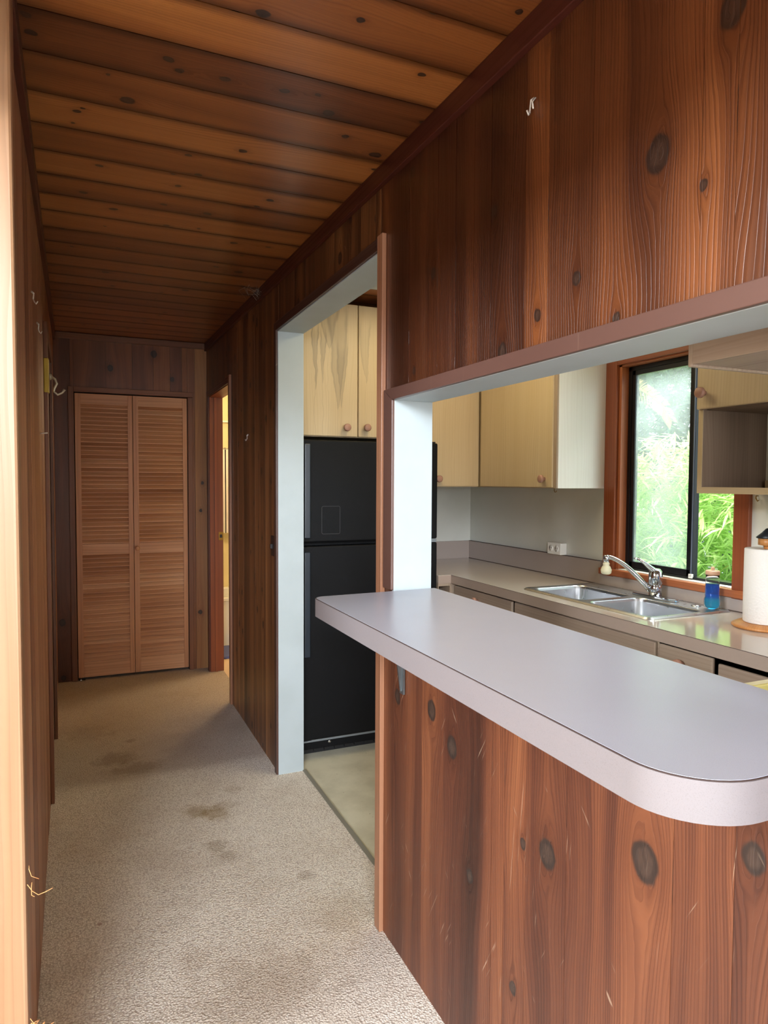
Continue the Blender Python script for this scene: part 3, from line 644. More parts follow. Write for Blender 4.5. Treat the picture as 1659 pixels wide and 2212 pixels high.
lt = MB().box(xs - .008, xs, YM - .016, YM - .004, z0 + .004, z0 + .008).box(xs - .008, xs, YM - .016, YM - .004, z0 + .013, z0 + .017).box(xs - .008, xs, YM - .016, YM - .0135, z0 + .008, z0 + .013).box(xs - .008, xs, YM - .0065, YM - .004, z0 + .008, z0 + .013)
struct(lt.build('window_latch', WHITE, wn), 'small white latch')

# ------------------------------------------------------------------ bar counter
zt = .773; th = .036
poly = rpoly([(.409, .358), (.684, .358), (.684, 1.287), (.409, 1.274)], [.066, .0, .004, .022], 12)
bar = thing('bar_countertop', 'long pale grey laminate bar top overhanging the wood panelled half wall', 'countertop', (.596, .8, ZB))
top_in = poly
b0 = MB().prism(top_in, ZB - .0, zt).build('slab', LAM_BAR, bar)
MB().band(top_in, ZB, zt - .0012, .0022).build('edge_band', LAM_EDGE, bar)['label'] = 'pinkish grey edge band'
MB().band(top_in, zt - .0014, zt - .0004, .0012).build('edge_seam', SEAM, bar)['label'] = 'thin dark seam under the top sheet'
br = MB().hexa([(.520, 1.246, .733), (.594, 1.246, .733), (.594, 1.258, .733), (.520, 1.258, .733), (.520, 1.246, .738), (.594, 1.246, .738), (.594, 1.258, .738), (.520, 1.258, .738)])
br.box(.590, .5945, 1.244, 1.260, .565, .733).hexa([(.5870, 1.250, .572), (.592, 1.250, .572), (.592, 1.254, .572), (.5870, 1.254, .572), (.566, 1.250, .733), (.592, 1.250, .733), (.592, 1.254, .733), (.566, 1.254, .733)])
br.lathe((.5895, 1.252, .572), [(.003, 0), (.003, -.001), (0, -.002)], 'x', 12)
br.build('support_bracket', GALV, bar)['label'] = 'grey metal shelf bracket'

# ------------------------------------------------------------------ kitchen counter, backsplash
zk = .640; xf_ = 1.297
kt = thing('kitchen_countertop', 'beige laminate kitchen counter running under the window', 'countertop', (1.5, 1.5, .612))
SX0, SX1, SY0, SY1 = 1.348, 1.662, 1.345, 1.915
k = MB()
for x0, x1, y0, y1 in ((xf_, SX0 + .01, -.6, 2.305), (SX1 - .01, XW, -.6, YE), (SX0 + .01, SX1 - .01, -.6, SY0 + .01), (SX0 + .01, SX1 - .01, SY1 - .01, YE), (1.239, SX0 + .01, 2.305, YE)): k.box(x0, x1, y0, y1, .612, zk)
k.build('worktop', LAM_K, kt)
MB().box(xf_ - .002, xf_, -.6, 2.303, .608, zk - .0012).box(1.239, xf_, 2.303, 2.305, .608, zk - .0012).build('edge_band', LAM_KE, kt)
MB().box(xf_ - .0012, xf_, -.6, 2.304, zk - .0014, zk - .0003).build('edge_seam', SEAM, kt)
MB().box(XW - .012, XW, 1.90, YE, zk, .722).box(XW - .012, XW, -.6, 1.90, zk, WZ0 - .026).box(1.24, XW - .012, YE - .012, YE, zk, .722).build('backsplash', LAM_BS, kt, .0008)
MB().box(XW - .0135, XW - .011, -.6, YE - .01, zk, zk + .002).box(XW - .0128, XW - .0005, 1.90, YE - .01, .722, .7232).build('edge_seam', SEAM, kt)

# base cabinets
def knob(parent, x, y, z, axis='x', r=.0135):
    m = MB()
    if axis == 'x': m.lathe((x, y, z), [(.006, 0), (.006, -.010), (r, -.013), (r, -.021), (r * .8, -.023), (0, -.023)], 'x', 24)
    else: m.lathe((x, y, z), [(.006, 0), (.006, -.010), (r, -.013), (r, -.021), (r * .8, -.023), (0, -.023)], 'y', 24)
    m.build('knob', W_KNOB, parent)
def front(root, name, y0, y1, z0, z1, knobs=(), mat=W_CABD, g='y', x=xf_ + .018):
    d = MB().box(x - .010, x, y0, y1, z0, z1, g, random.random(), 0).build(name, mat, root, .004, seg=3)
    for (ky, kz) in knobs: knob(d, x - .010, ky, kz)
    return d
def base_cab(label, y0, y1, fronts, doors, cat='cabinet'):
    r = thing('base_cabinet', label, cat, ((xf_ + XW) / 2, (y0 + y1) / 2, 0))
    MB().box(xf_ + .018, XW - .013, y0, y1, 0.06, .6115 if y0 > 1.9 or y1 < 1.33 else .52, 'z').box(xf_ + .018, xf_ + .032, y0, y1, .52, .6115, 'y').box(xf_ + .06, XW - .02, y0, y1, 0, .06).build('body', W_CABD, r)
    for f in fronts: front(r, *f)
    for f in doors: front(r, 'door', *f, g='z')
    return r
base_cab('greyed maple base cabinet with a drawer beside the refrigerator', 1.902, 2.303, [('drawer', 1.906, 2.296, .510, .601, [(2.12, .568)])], [(1.906, 2.296, .09, .50, [(2.2, .45)])])
base_cab('sink base cabinet with a long plain false front', 1.274, 1.900, [('false_front', 1.279, 1.893, .510, .601)], [(1.279, 1.583, .09, .50, [(1.55, .45)]), (1.589, 1.893, .09, .50, [(1.62, .45)])])
base_cab('narrow drawer cabinet to the right of the sink', 1.102, 1.272, [('drawer', 1.107, 1.268, .510, .601, [(1.192, .567)])], [(1.107, 1.268, .09, .50, [(1.13, .45)])])
r4 = base_cab('base cabinet with a lower set drawer in front of the range', .70, 1.100, [('drawer', .705, 1.094, .490, .593, [(1.068, .556)])], [(.705, 1.094, .09, .48, [(1.06, .45)])])
fc = thing('corner_cabinet', 'narrow open cubby cabinet between refrigerator and counter', 'cabinet', (1.27, 2.4, 0))
MB().box(1.241, 1.2435, 2.307, 2.80, 0, .6115).box(1.292, 1.3145, 2.307, 2.80, 0, .6115).box(1.2435, 1.292, 2.307, 2.312, .598, .6115).box(1.2435, 1.292, 2.5, 2.51, 0, .6115).box(1.2435, 1.292, 2.307, 2.5, .3, .31).build('body', W_CABD, fc)

# ------------------------------------------------------------------ sink
sk = thing('kitchen_sink', 'stainless steel double bowl sink set into the counter', 'sink', ((SX0 + SX1) / 2, (SY0 + SY1) / 2, zk))
bx0, bx1 = SX0 + .022, SX1 - .080; bowls = [(SY0 + .022, 1.618), (1.642, SY1 - .022)]
rim = MB(); 
outer = rpoly([(SX0, SY0), (SX1, SY0), (SX1, SY1), (SX0, SY1)], .022, 8)
def ring_between(mb, O, I, z_o, z_i):
    n = len(O); b = len(mb.V); mb.V += [(p[0], p[1], z_o) for p in O] + [(p[0], p[1], z_i) for p in I]
    for i in range(n):
        j = (i + 1) % n; mb.face([b + i, b + j, b + n + j, b + n + i], [(0, 0)] * 4, None, 0, 0, True)
# outer rolled rim
o1 = outer; o2 = offset(outer, -.006); o3 = offset(outer, -.012)
ring_between(rim, o1, o2, zk + .0006, zk + .0052); ring_between(rim, o2, o3, zk + .0052, zk + .0038)
# deck pieces around the bowls
zd = zk + .0036
def deck(x0, x1, y0, y1): rim.box(x0, x1, y0, y1, zd - .002, zd)
deck(SX0 + .008, bx0 + .001, SY0 + .010, SY1 - .010); deck(bx1 - .001, SX1 - .008, SY0 + .010, SY1 - .010)
deck(bx0, bx1, SY0 + .008, bowls[0][0] + .001); deck(bx0, bx1, bowls[0][1] - .001, bowls[1][0] + .001); deck(bx0, bx1, bowls[1][1] - .001, SY1 - .008)
# rounded corner fillets of deck
for (y0, y1) in bowls:
    R = .035
    for cx, cy, a in ((bx0, y0, math.pi), (bx1, y0, 1.5 * math.pi), (bx1, y1, 0), (bx0, y1, .5 * math.pi)):
        sx = R if cx == bx0 else -R; sy = R if cy == y0 else -R
        c = (cx + sx, cy + sy); b = len(rim.V); rim.V.append((cx, cy, zd)); arc = [a + .5 * math.pi * q / 8 for q in range(9)]
        rim.V += [(c[0] + R * math.cos(t_), c[1] + R * math.sin(t_), zd) for t_ in arc]
        for q in range(8): rim.face([b, b + 1 + q + 1, b + 1 + q][::-1], [(0, 0)] * 3)
rim.build('rim', STEEL, sk)
for (y0, y1) in bowls:
    mb = MB(); prev = None
    for ins, dz, rr in ((0, 0, .035), (.002, -.003, .035), (.004, -.010, .034), (.008, -.075, .032), (.014, -.092, .030), (.03, -.100, .02)):
        p = rpoly([(bx0 + ins, y0 + ins), (bx1 - ins, y0 + ins), (bx1 - ins, y1 - ins), (bx0 + ins, y1 - ins)], rr, 8)
        if prev: ring_between(mb, prev[0], p, prev[1], zd + dz)
        prev = (p, zd + dz)
    b = len(mb.V); mb.V += [(q[0], q[1], prev[1]) for q in prev[0]]; mb.face(list(range(b, b + len(prev[0]))), [(0, 0)] * len(prev[0]))
    bo = mb.build('bowl', STEEL, sk)
    cxx, cyy = (bx0 + bx1) / 2, (y0 + y1) / 2
    MB().lathe((cxx, cyy, prev[1]), [(.030, .0005), (.030, .0015), (.022, .001), (.02, -.004), (0, -.004)], 'z', 24).build('drain', CHROME, bo)
MB().lathe((1.622, 1.438, zd), [(.014, 0), (.014, .002), (.010, .0035), (0, .0035)], 'z', 24).build('hole_cover', CHROME, sk)

# ------------------------------------------------------------------ faucet
fx_, fy_ = 1.616, 1.588
fa = thing('faucet', 'chrome single lever faucet with a long swivel spout over the sink', 'faucet', (fx_, fy_, zd))
MB().prism(rpoly([(fx_ - .018, fy_ - .088), (fx_ + .018, fy_ - .088), (fx_ + .018, fy_ + .088), (fx_ - .018, fy_ + .088)], .017, 8), zd, zd + .008).build('base_plate', CHROME, fa, .002)
MB().lathe((fx_, fy_, zd + .008), [(.019, 0), (.019, .03), (.0175, .032), (.0175, .035), (.020, .037), (.021, .060), (.019, .076), (.013, .083), (0, .085)], 'z', 28).build('body', CHROME, fa)
sp = MB(); P0 = Vector((fx_ - .012, fy_ + .010, zd + .024)); P1 = Vector((1.560, 1.622, .722)); P2 = Vector((1.535, 1.652, .763)); P3 = Vector((1.500, 1.677, .768))
pts = []
for i in range(15):
    t_ = i / 14; q = (1 - t_) ** 3 * P0 + 3 * (1 - t_) ** 2 * t_ * P1 + 3 * (1 - t_) * t_ ** 2 * P2 + t_ ** 3 * P3; pts.append(q)
sp.tube(pts, [.0085 - .002 * i / 14 for i in range(15)], 14); sp.lathe((1.500, 1.677, .750), [(.009, 0), (.009, .020), (.006, .023), (0, .023)], 'z', 16)
sp.build('spout', CHROME, fa)
ae = MB().lathe((1.500, 1.677, .712), [(.010, 0), (.0155, .004), (.017, .014), (.013, .024), (.009, .029), (.011, .033), (.008, .039), (0, .039)], 'z', 20)
ae.build('aerator', IVORY, fa)['label'] = 'yellowed ivory swivel aerator'
lv_ = MB(); lv_.tube([(fx_ + .002, fy_ - .006, zd + .078), (fx_ - .012, fy_ + .004, zd + .090), (fx_ - .032, fy_ + .016, zd + .110), (fx_ - .050, fy_ + .026, zd + .122)], [.015, .013, .008, .0065], 14, flat=.7)
lv_.tube([(fx_ - .050, fy_ + .026, zd + .122), (fx_ - .058, fy_ + .030, zd + .1225)], [.006, .005], 10, flat=.6)
lv_.build('lever', CHROME, fa)

# ------------------------------------------------------------------ soap bottle
sb = thing('soap_bottle', 'clear plastic bottle half full of blue dish liquid on the sink corner', 'bottle', (1.622, 1.384, zd + .0025))
bz = zd + .0025
MB().lathe((1.622, 1.384, bz), [(0, 0), (.014, 0), (.020, .004), (.0215, .012), (.0215, .026), (.019, .033), (.0195, .037), (.019, .060), (.0175, .085), (.0178, .094), (.0178, .096), (.0172, .096), (.0168, .085), (.0182, .060), (.0187, .037), (.0182, .033), (.0205, .026), (.0205, .012), (.0185, .005), (.013, .001), (0, .001)], 'z', 32).build('bottle', PLAS, sb)
MB().lathe((1.622, 1.384, bz), [(0, .0013), (.013, .0013), (.0182, .005), (.0202, .012), (.0202, .026), (.0179, .033), (.0184, .037), (.0179, .060), (.0173, .070), (0, .070)], 'z', 32).build('liquid', LIQ, sb)['label'] = 'blue dish liquid'
MB().lathe((1.622, 1.384, bz + .096), [(.019, 0), (.019, .010), (.017, .012), (.005, .012), (.005, .020), (.004, .022), (0, .022)], 'z', 24).build('cap', BCAP, sb)['label'] = 'pinkish beige push-pull cap'

# ------------------------------------------------------------------ paper towel
px_, py_ = 1.555, 1.168
ph = thing('paper_towel_holder', 'turned wooden paper towel holder with a black cone finial', 'paper towel holder', (px_, py_, zk))
MB().lathe((px_, py_, zk), [(.072, 0), (.076, .003), (.076, .006), (.072, .009), (.068, .010), (.064, .013), (0, .013)], 'z', 40).build('base', W_BASE, ph)
MB().lathe((px_, py_, zk + .013), [(.008, 0), (.008, .19), (0, .19)], 'z', 16).build('pole', W_BASE, ph)
MB().lathe((px_, py_, zk + .203), [(.009, 0), (.009, .002), (.021, .004), (.021, .020), (.008, .021), (0, .021)], 'z', 28).build('collar', W_BASE, ph)
MB().lathe((px_, py_, zk + .224), [(.025, 0), (.026, .002), (.014, .013), (.004, .024), (0, .025)], 'z', 28).build('finial', CONE, ph)['label'] = 'black cone finial'
pr = MB().lathe((px_, py_, zk + .014), [(.012, 0), (.049, 0), (.0505, .002), (.0508, .09), (.0505, .182), (.049, .184), (.012, .184), (.012, .0)], 'z', 48)
for i in range(1): pass
tag(pr.build('paper_towel_roll', PAPER, None, origin=(px_, py_, zk + .014)), 'white embossed paper towel roll standing on the wooden holder', 'paper towel roll')

# ------------------------------------------------------------------ outlet on the window wall
ol = thing('power_outlet', 'white surface mounted double power outlet above the backsplash', 'outlet', (XW, 2.13, .746))
MB().box(XW - .030, XW, 2.098, 2.178, .7235, .768).build('box', WHITE, ol, .002)
op = MB()
for yc in (2.120, 2.155):
    op.lathe((XW - .0300, yc, .746), [(.0125, 0), (.0125, -.0012), (0, -.0012)], 'x', 20)
op.build('sockets', WHITE, ol)
for yc in (2.120, 2.155):
    sl_ = MB()
    for dy, dz, hh in ((-.005, .002, .0038), (.005, .002, .0038), (0, -.0065, .0016)): sl_.box(XW - .0318, XW - .0311, yc + dy - .0009, yc + dy + .0009, .746 + dz - hh, .746 + dz + hh)
    sl_.build('slots', SLOT, ol)

# ------------------------------------------------------------------ refrigerator
FX0, FX1, FY = .690, 1.232, 2.300
fg = thing('refrigerator', 'tall black refrigerator with top freezer standing beyond the doorway', 'refrigerator', ((FX0 + FX1) / 2, 2.55, 0))
MB().box(FX0 + .002, FX1 - .002, FY + .052, 2.80, .02, 1.138, bid=0).build('body', BLACK, fg, .003)
fz = MB().box(FX0, FX1, FY, FY + .050, .784, 1.146, bid=0).build('freezer_door', BLACK, fg, .006, seg=3)
rd = MB().box(FX0, FX1, FY, FY + .050, .074, .770, bid=0).build('fridge_door', BLACK, fg, .006, seg=3)
def hnd(z0, z1, parent): MB().hexa([(FX0 + .010, FY - .022, z0), (FX0 + .030, FY - .022, z0), (FX0 + .036, FY, z0), (FX0 + .006, FY, z0), (FX0 + .010, FY - .022, z1), (FX0 + .030, FY - .022, z1), (FX0 + .036, FY, z1), (FX0 + .006, FY, z1)]).build('handle', HANDLE, parent, .003)
hnd(.80, 1.13, fz); hnd(.38, .752, rd)
MB().box(FX1 - .04, FX1 - .002, FY + .004, FY + .045, .7705, .7835).build('hinge', STRIPM, fg)
MB().box(FX1 - .06, FX1 - .005, FY + .01, FY + .06, 1.1465, 1.152).build('hinge_cover', BLACKP, fg, .002)
gr = MB().box(FX0 + .004, FX1 - .004, FY + .070, FY + .080, .0, .058)
for k_ in range(13): gr.box(FX0 + .03 + k_ * .040, FX0 + .034 + k_ * .040, FY + .060, FY + .070, .008, .046)
gr.build('toe_grille', BLACKP, fg)
sp_ = MB().box(FX0 + .006, 1.005, FY + .030, FY + .040, .056, .066).box(FX0 + .006, FX0 + .045, FY + .012, FY + .040, .064, .069).box(.985, 1.010, FY + .028, FY + .040, .060, .082).box(FX0 + .006, 1.0, FY + .028, FY + .031, .064, .070)
sp_.build('base_strip', STRIPM, fg, .001)['label'] = 'grey metal strip below the door'
MB().lathe((.812, FY + .045, .047), [(.006, 0), (.006, -.008), (0, -.009)], 'y', 12).build('levelling_screw', CHROME, fg)
# pale outline left by a removed sticker
sm = MB()
LN = flat('sticker_residue', srgb(60, 60, 64), .7)
o_ = rpoly([(.768, .812), (.838, .812), (.838, .912), (.768, .912)], .007, 5)
i_ = offset([(a, b) for a, b in o_], -.0012)
b = 0; n_ = len(o_); sm.V = [(p[0], FY - .0004, p[1]) for p in o_] + [(p[0], FY - .0004, p[1]) for p in i_]
for q in range(n_): sm.face([q, (q + 1) % n_, n_ + (q + 1) % n_, n_ + q], [(0, 0)] * 4)
sm.build('sticker_outline', LN, fz)

# ------------------------------------------------------------------ wall cabinets
zc0 = .980
def cab_door(root, x0, x1, y0, y1, z0, z1, kn=None, axis='y', mat=W_CAB):
    d = MB().box(x0, x1, y0, y1, z0, z1, 'z', random.random(), random.uniform(-.05, .08)).build('door', mat, root, .003, seg=3)
    if kn: knob(d, kn[0], kn[1], kn[2], axis)
    return d
W_CABS = wood('stained_maple', st((0, (162, 140, 110)), (.45, (192, 170, 132)), (.75, (202, 182, 146)), (1, (214, 198, 168))), (), 170, grain=.14, bumps=.05, warp=.05, coat=.1, streak=.2, rough=.5)
_t = W_CABS.node_tree; _b = _t.nodes['Principled BSDF']
def add_drips(mat, spots):
    t = NT.__new__(NT); t.m = mat; t.t = mat.node_tree; t.L = t.t.links; t.b = t.t.nodes['Principled BSDF']
    col = t.b.inputs['Base Color'].links[0].from_socket
    sep = t.n('SeparateXYZ', {0: t.n('UVMap', uv_map='uv').outputs[0]}); u, v = sep.outputs[0], sep.outputs[1]
    wv = t.M('MULTIPLY', t.M('SUBTRACT', t.noise(t.vec(t.M('MULTIPLY', u, 12), t.M('MULTIPLY', v, 9), 0), 1, 3), .5), .03)
    for (uc, vt, vb, wd, a) in spots:   # a tapering streak from vt down to vb, darker at its rim
        h = t.M('DIVIDE', t.M('SUBTRACT', v, vb), vt - vb)
        hw = t.M('MULTIPLY', t.M('POWER', t.M('MAXIMUM', h, 0.0001), .75), wd)
        d = t.M('DIVIDE', t.M('ABSOLUTE', t.M('ADD', t.M('SUBTRACT', u, uc), wv)), t.M('MAXIMUM', hw, .0006))
        ins = t.M('MULTIPLY', t.step(d, 1.15, .85), t.step(h, 1.1, .7)); rimm = t.M('MULTIPLY', t.step(d, 1.3, 1.0), t.step(d, .5, .95))
        m = t.M('MULTIPLY', t.M('MULTIPLY', t.M('MAXIMUM', t.M('MULTIPLY', ins, .6), t.M('MULTIPLY', rimm, t.step(h, 0, .05))), t.step(h, 1.15, .85)), a * .75)
        col = t.mix(m, col, srgb(98, 90, 78))
    t.L.new(col, t.b.inputs['Base Color'])
add_drips(W_CABS, [(.770, 1.56, 1.325, .012, .8), (.800, 1.54, 1.35, .010, .7), (.855, 1.62, 1.26, .035, .55), (.87, 1.50, 1.265, .020, .6), (.965, 1.58, 1.36, .02, .4), (.82, 1.66, 1.48, .04, .5)])
YF = 2.378
c1 = thing('wall_cabinet', 'two door maple cabinet above the refrigerator with grey drip stains', 'cabinet', (.95, 2.6, 1.163))
MB().box(XK + .003, 1.225, YF + .012, YE, 1.163, 1.652, 'z').build('body', W_CAB, c1)
cab_door(c1, XK + .004, .9345, YF, YF + .012, 1.165, 1.650, (.888, YF, 1.198), 'y', W_CABS)
cab_door(c1, .9375, 1.222, YF, YF + .012, 1.165, 1.650, (.968, YF, 1.200), 'y', W_CABS)
c2 = thing('wall_cabinet', 'single door maple cabinet on the end wall right of the refrigerator', 'cabinet', (1.35, 2.6, zc0))
MB().box(1.228, 1.462, YF + .012, YE, zc0, 1.652, 'z').build('body', W_CAB, c2)
cab_door(c2, 1.230, 1.461, YF, YF + .012, zc0 + .002, 1.650, (1.272, YF, 1.012), 'y')
c3 = thing('wall_cabinet', 'maple cabinet left of the window with a white washed side panel', 'cabinet', (1.58, 2.2, zc0))
XF = 1.462
MB().box(XF + .012, XW, 1.893, YE, zc0, 1.652, 'z').build('body', W_CAB, c3)
MB().box(XF + .010, XW, 1.887, 1.893, zc0, 1.652, 'z', .4, .1).build('side_panel', W_CABP, c3)['label'] = 'white washed side panel'
MB().box(XF + .004, XF + .012, 1.889, 1.905, zc0, 1.652, 'z', .4).build('face_frame', W_CABD, c3, .001)
cab_door(c3, XF - .002, XF + .010, 1.905, 2.366, zc0 + .002, 1.650, (XF - .002, 1.945, 1.012), 'x')
c4 = thing('wall_cabinet', 'maple cabinet with an open cubby right of the window', 'cabinet', (1.56, 1.0, zc0))
XG = 1.446
m = MB().box(XG, XW, 1.275, 1.287, zc0 - .006, 1.652, 'z', .3, .0).box(XG, XW, .55, .562, zc0 - .006, 1.652, 'z').box(XG + .012, XW, .562, 1.275, 1.186, 1.198, 'y').box(XG, XW, .55, 1.275, zc0 - .006, zc0 + .008, 'y').box(XG + .012, XW, .562, 1.275, 1.64, 1.652, 'y')
m.build('body', W_CABI, c4)
MB().box(XG - .002, XG, .55, 1.2875, zc0 - .006, zc0 + .010, 'y', .2, .1).box(XG - .002, XG, 1.274, 1.2875, zc0 + .01, 1.186, 'z', .3, .1).build('face_frame', W_CAB, c4)
MB().box(XG, XW - .002, 1.2872, 1.2885, zc0 - .006, 1.652, 'z', .3, .0).build('side_panel', W_CAB, c4)
MB().box(XW - .02, XW - .001, .562, 1.262, zc0 + .008, zc0 + .028, 'y').build('mounting_rail', W_CAB, c4, .001)
cab_door(c4, XG - .012, XG, .92, 1.286, 1.187, 1.650, (XG - .012, 1.262, 1.227), 'x')
cab_door(c4, XG - .012, XG, .553, .917, 1.187, 1.650, (XG - .012, .60, 1.227), 'x')
# cabinet over the range, hung on the pass-through header
c5 = thing('hanging_cabinet', 'pinkish maple cabinet hanging over the range behind the pass-through header', 'cabinet', (.85, .4, 1.15))
MB().box(XK + .0225, 1.00, .10, .636, 1.149, 1.652, 'y', .4, -.1).build('body', W_CABD, c5, .001)
MB().box(XK + .0205, XK + .0225, .10, .636, 1.149, 1.652, 'y', .6, .1).build('back_panel', W_CABD, c5)
MB().box(XK + .020, 1.001, .636, .643, 1.146, 1.652, 'z', .5, .1).build('side_panel', W_CABD, c5, .0015)

# cup hooks and picture hooks
def hook(name, label, pts, r, mat, cat='hook', group=None, parent=None):
    o = MB().tube(pts, r, 8).build(name, mat, parent, origin=pts[0] if parent is None else None)
    return tag(o, label, cat, group) if parent is None else o
hook('cup_hook', 'small brass cup hook under the cabinet beside the white side panel', [(1.49, 1.93, zc0), (1.49, 1.93, zc0 - .008), (1.49, 1.925, zc0 - .014), (1.49, 1.918, zc0 - .012), (1.49, 1.917, zc0 - .008)], .0013, BRASS)
hook('cup_hook', 'dark cup hook in the plaster right of the window frame', [(XW, 1.296, .966), (XW - .008, 1.296, .966), (XW - .014, 1.292, .960), (XW - .010, 1.290, .952), (XW - .004, 1.291, .954)], .0016, BRASS)

# ------------------------------------------------------------------ range behind the peninsula
rg = thing('kitchen_range', 'almond yellow enamel range with black hob behind the bar', 'range', (.94, .58, 0))
MB().box(XK + .012, 1.16, .30, .846, 0.0, .618, bid=0).build('body', YELLOW, rg, .004)
MB().box(XK + .006, 1.20, .292, .312, .618, .640).box(XK + .006, 1.20, .834, .856, .618, .640).box(XK + .006, XK + .05, .312, .834, .618, .640).box(1.178, 1.20, .312, .834, .618, .640).build('hob_rim', YELLOW, rg, .003)
MB().box(XK + .05, 1.178, .312, .834, .618, .626).build('hob', BURN, rg)
MB().box(1.16, 1.175, .31, .836, .12, .56, bid=0).build('oven_door', BURN, rg, .003)
for a_, b_ in ((.83, .45), (.83, .70), (1.05, .45), (1.05, .70)):
    q = MB()
    for r0 in (.02, .035, .05): q.tube([(a_ + r0 * math.cos(t_ * .3142), b_ + r0 * math.sin(t_ * .3142), .630) for t_ in range(21)], .003, 8)
    q.build('burner', BLACKP, rg)

# ------------------------------------------------------------------ kitchen ceiling light
kl = thing('ceiling_light', 'white framed ceiling light with a yellow glowing panel in the kitchen', 'ceiling light', (1.08, 1.9, ZC))
lx0, lx1, ly0, ly1 = .905, 1.25, 1.45, 2.19
MB().box(lx0, lx1, ly1 - .028, ly1, ZC - .022, ZC).box(lx0, lx1, ly0, ly0 + .028, ZC - .022, ZC).box(lx0, lx0 + .028, ly0 + .028, ly1 - .028, ZC - .022, ZC).box(lx1 - .028, lx1, ly0 + .028, ly1 - .028, ZC - .022, ZC).build('frame', PAINT, kl, .001)
_kl = area('kitchen_ceiling_lamp', (1.08, 1.82, ZC - .024), (1.08, 1.82, 0), .26, .66, 3.0, (1.0, .88, .62))
MB().box(lx0 + .028, lx1 - .028, ly0 + .028, ly1 - .028, ZC - .012, ZC - .004).build('diffuser', LAMPG, kl)

# ------------------------------------------------------------------ small things on the hall walls
sw = thing('light_switch', 'dark switch plate on the hallway wall beside the kitchen doorway', 'light switch', (XR, 2.295, .775))
MB().box(XR - .007, XR, 2.272, 2.318, .742, .812).build('plate', DARKP, sw, .002)
MB().box(XR - .015, XR - .007, 2.291, 2.299, .768, .784).build('toggle', DARKP, sw, .001)
sp2 = thing('strike_plate', 'small brass strike plate on the bathroom door jamb', 'strike plate', (.655, BY1, .71))
MB().box(.638, .6625, BY1 - .0035, BY1 - .002, .690, .733).build('plate', BRASS, sp2, .0005)
MB().box(.643, .656, BY1 - .0042, BY1 - .0032, .703, .720).build('latch_hole', SLOT, sp2)
hy = 2.322; hx = LX(hy) + .001
cb = thing('coat_hook', 'cream metal coat hook on a yellow painted block on the left wall', 'coat hook', (hx, hy, 1.315))
MB().box(hx, hx + .0135, hy - .028, hy + .016, 1.263, 1.365).build('backing_block', YPAINT, cb, .003)['label'] = 'yellow painted wood block'
hk = MB().lathe((hx + .014, hy, 1.313), [(.011, 0), (.010, .004), (.005, .008), (0, .008)], 'x', 16)
hk.tube([(hx + .018, hy, 1.314), (hx + .030, hy, 1.306), (hx + .034, hy, 1.293), (hx + .027, hy, 1.278), (hx + .026, hy, 1.268), (hx + .036, hy, 1.260), (hx + .048, hy, 1.266), (hx + .055, hy, 1.277)], [.004, .0036, .0034, .0034, .0034, .0034, .0034, .0045], 10)
hk.build('hook', HOOKM, cb)
def wall_hook(y, z, label, side):
    x = XR if side == 'r' else LX(y); s_ = -1 if side == 'r' else 1
    pts = [(x, y, z + .014), (x + s_ * .005, y, z + .010), (x + s_ * .003, y + .005, z), (x + s_ * .006, y + .002, z - .008), (x + s_ * .009, y, z - .012), (x + s_ * .012, y, z - .006)]
    o = MB().tube(pts, .0014, 6); o.tube([(x, y - .004, z + .012), (x + s_ * .005, y - .003, z + .006), (x + s_ * .004, y - .004, z - .004)], .0012, 6)
    return tag(o.build('picture_hook', WIRE, None, origin=(x, y, z)), label, 'picture hook')
wall_hook(.832, 1.535, 'small white picture hook high on the right wall', 'r')
wall_hook(2.70, 1.17, 'tiny white hook on the hall boards between the two doorways', 'r')
wall_hook(1.62, 1.38, 'white picture hook high on the left wall, the nearer of two', 'l')
wall_hook(1.86, 1.365, 'white picture hook high on the left wall, the farther of two', 'l')
n_ = MB().tube([(LX(1.95), 1.95, 1.118), (LX(1.95) + .018, 1.95, 1.120)], .0016, 8)
tag(n_.build('nail', WIRE, None, origin=(LX(1.95), 1.95, 1.118)), 'white nail sticking out of the left wall below the hooks', 'nail')
random.seed(5)
cw = MB()
for k_ in range(16):
    y_ = 2.46 + random.uniform(-.03, .04); x_ = .560 + random.uniform(-.03, .03)
    cw.tube([(x_, y_, cz(y_) - .0005), (x_ + random.uniform(-.02, .03), y_ + random.uniform(-.02, .02), cz(y_) - random.uniform(.008, .02)), (min(.583, x_ + random.uniform(0, .05)), y_ + random.uniform(-.03, .03), cz(y_) - random.uniform(.01, .04))], .00035, 4)
tag(cw.build('cobweb', COB), 'dusty cobweb threads in the corner of hall ceiling and right wall trim', 'cobweb', None, 'stuff')

# ------------------------------------------------------------------ bathroom things
tb = thing('bathtub', 'white bathtub seen through the narrow bathroom doorway', 'bathtub', (1.1, 4.3, 0))
pts_o = rpoly([(XK + .005, 4.12), (1.69, 4.12), (1.69, 4.61), (XK + .005, 4.61)], .02, 4); pts_i = rpoly([(XK + .05, 4.17), (1.64, 4.17), (1.64, 4.56), (XK + .05, 4.56)], .08, 4)
bt = MB().box(XK + .005, 1.69, 4.12, 4.17, -.004, .29).box(XK + .005, 1.69, 4.56, 4.61, -.004, .29).box(XK + .005, XK + .05, 4.17, 4.56, -.004, .29).box(1.64, 1.69, 4.17, 4.56, -.004, .29).box(XK + .05, 1.64, 4.17, 4.56, -.004, .06)
bt.build('basin', TUB, tb, .01)
MB().box(XK + .003, 1.69, 4.110, 4.135, .275, .297).build('rim', TUB, tb, .005)
tag(MB().box(.70, 1.15, 3.84, 4.10, -.004, .012).build('bath_mat', NAVY, None, .004, origin=(.92, 3.92, -.004)), 'navy blue mat on the bathroom floor in front of the tub', 'bath mat')
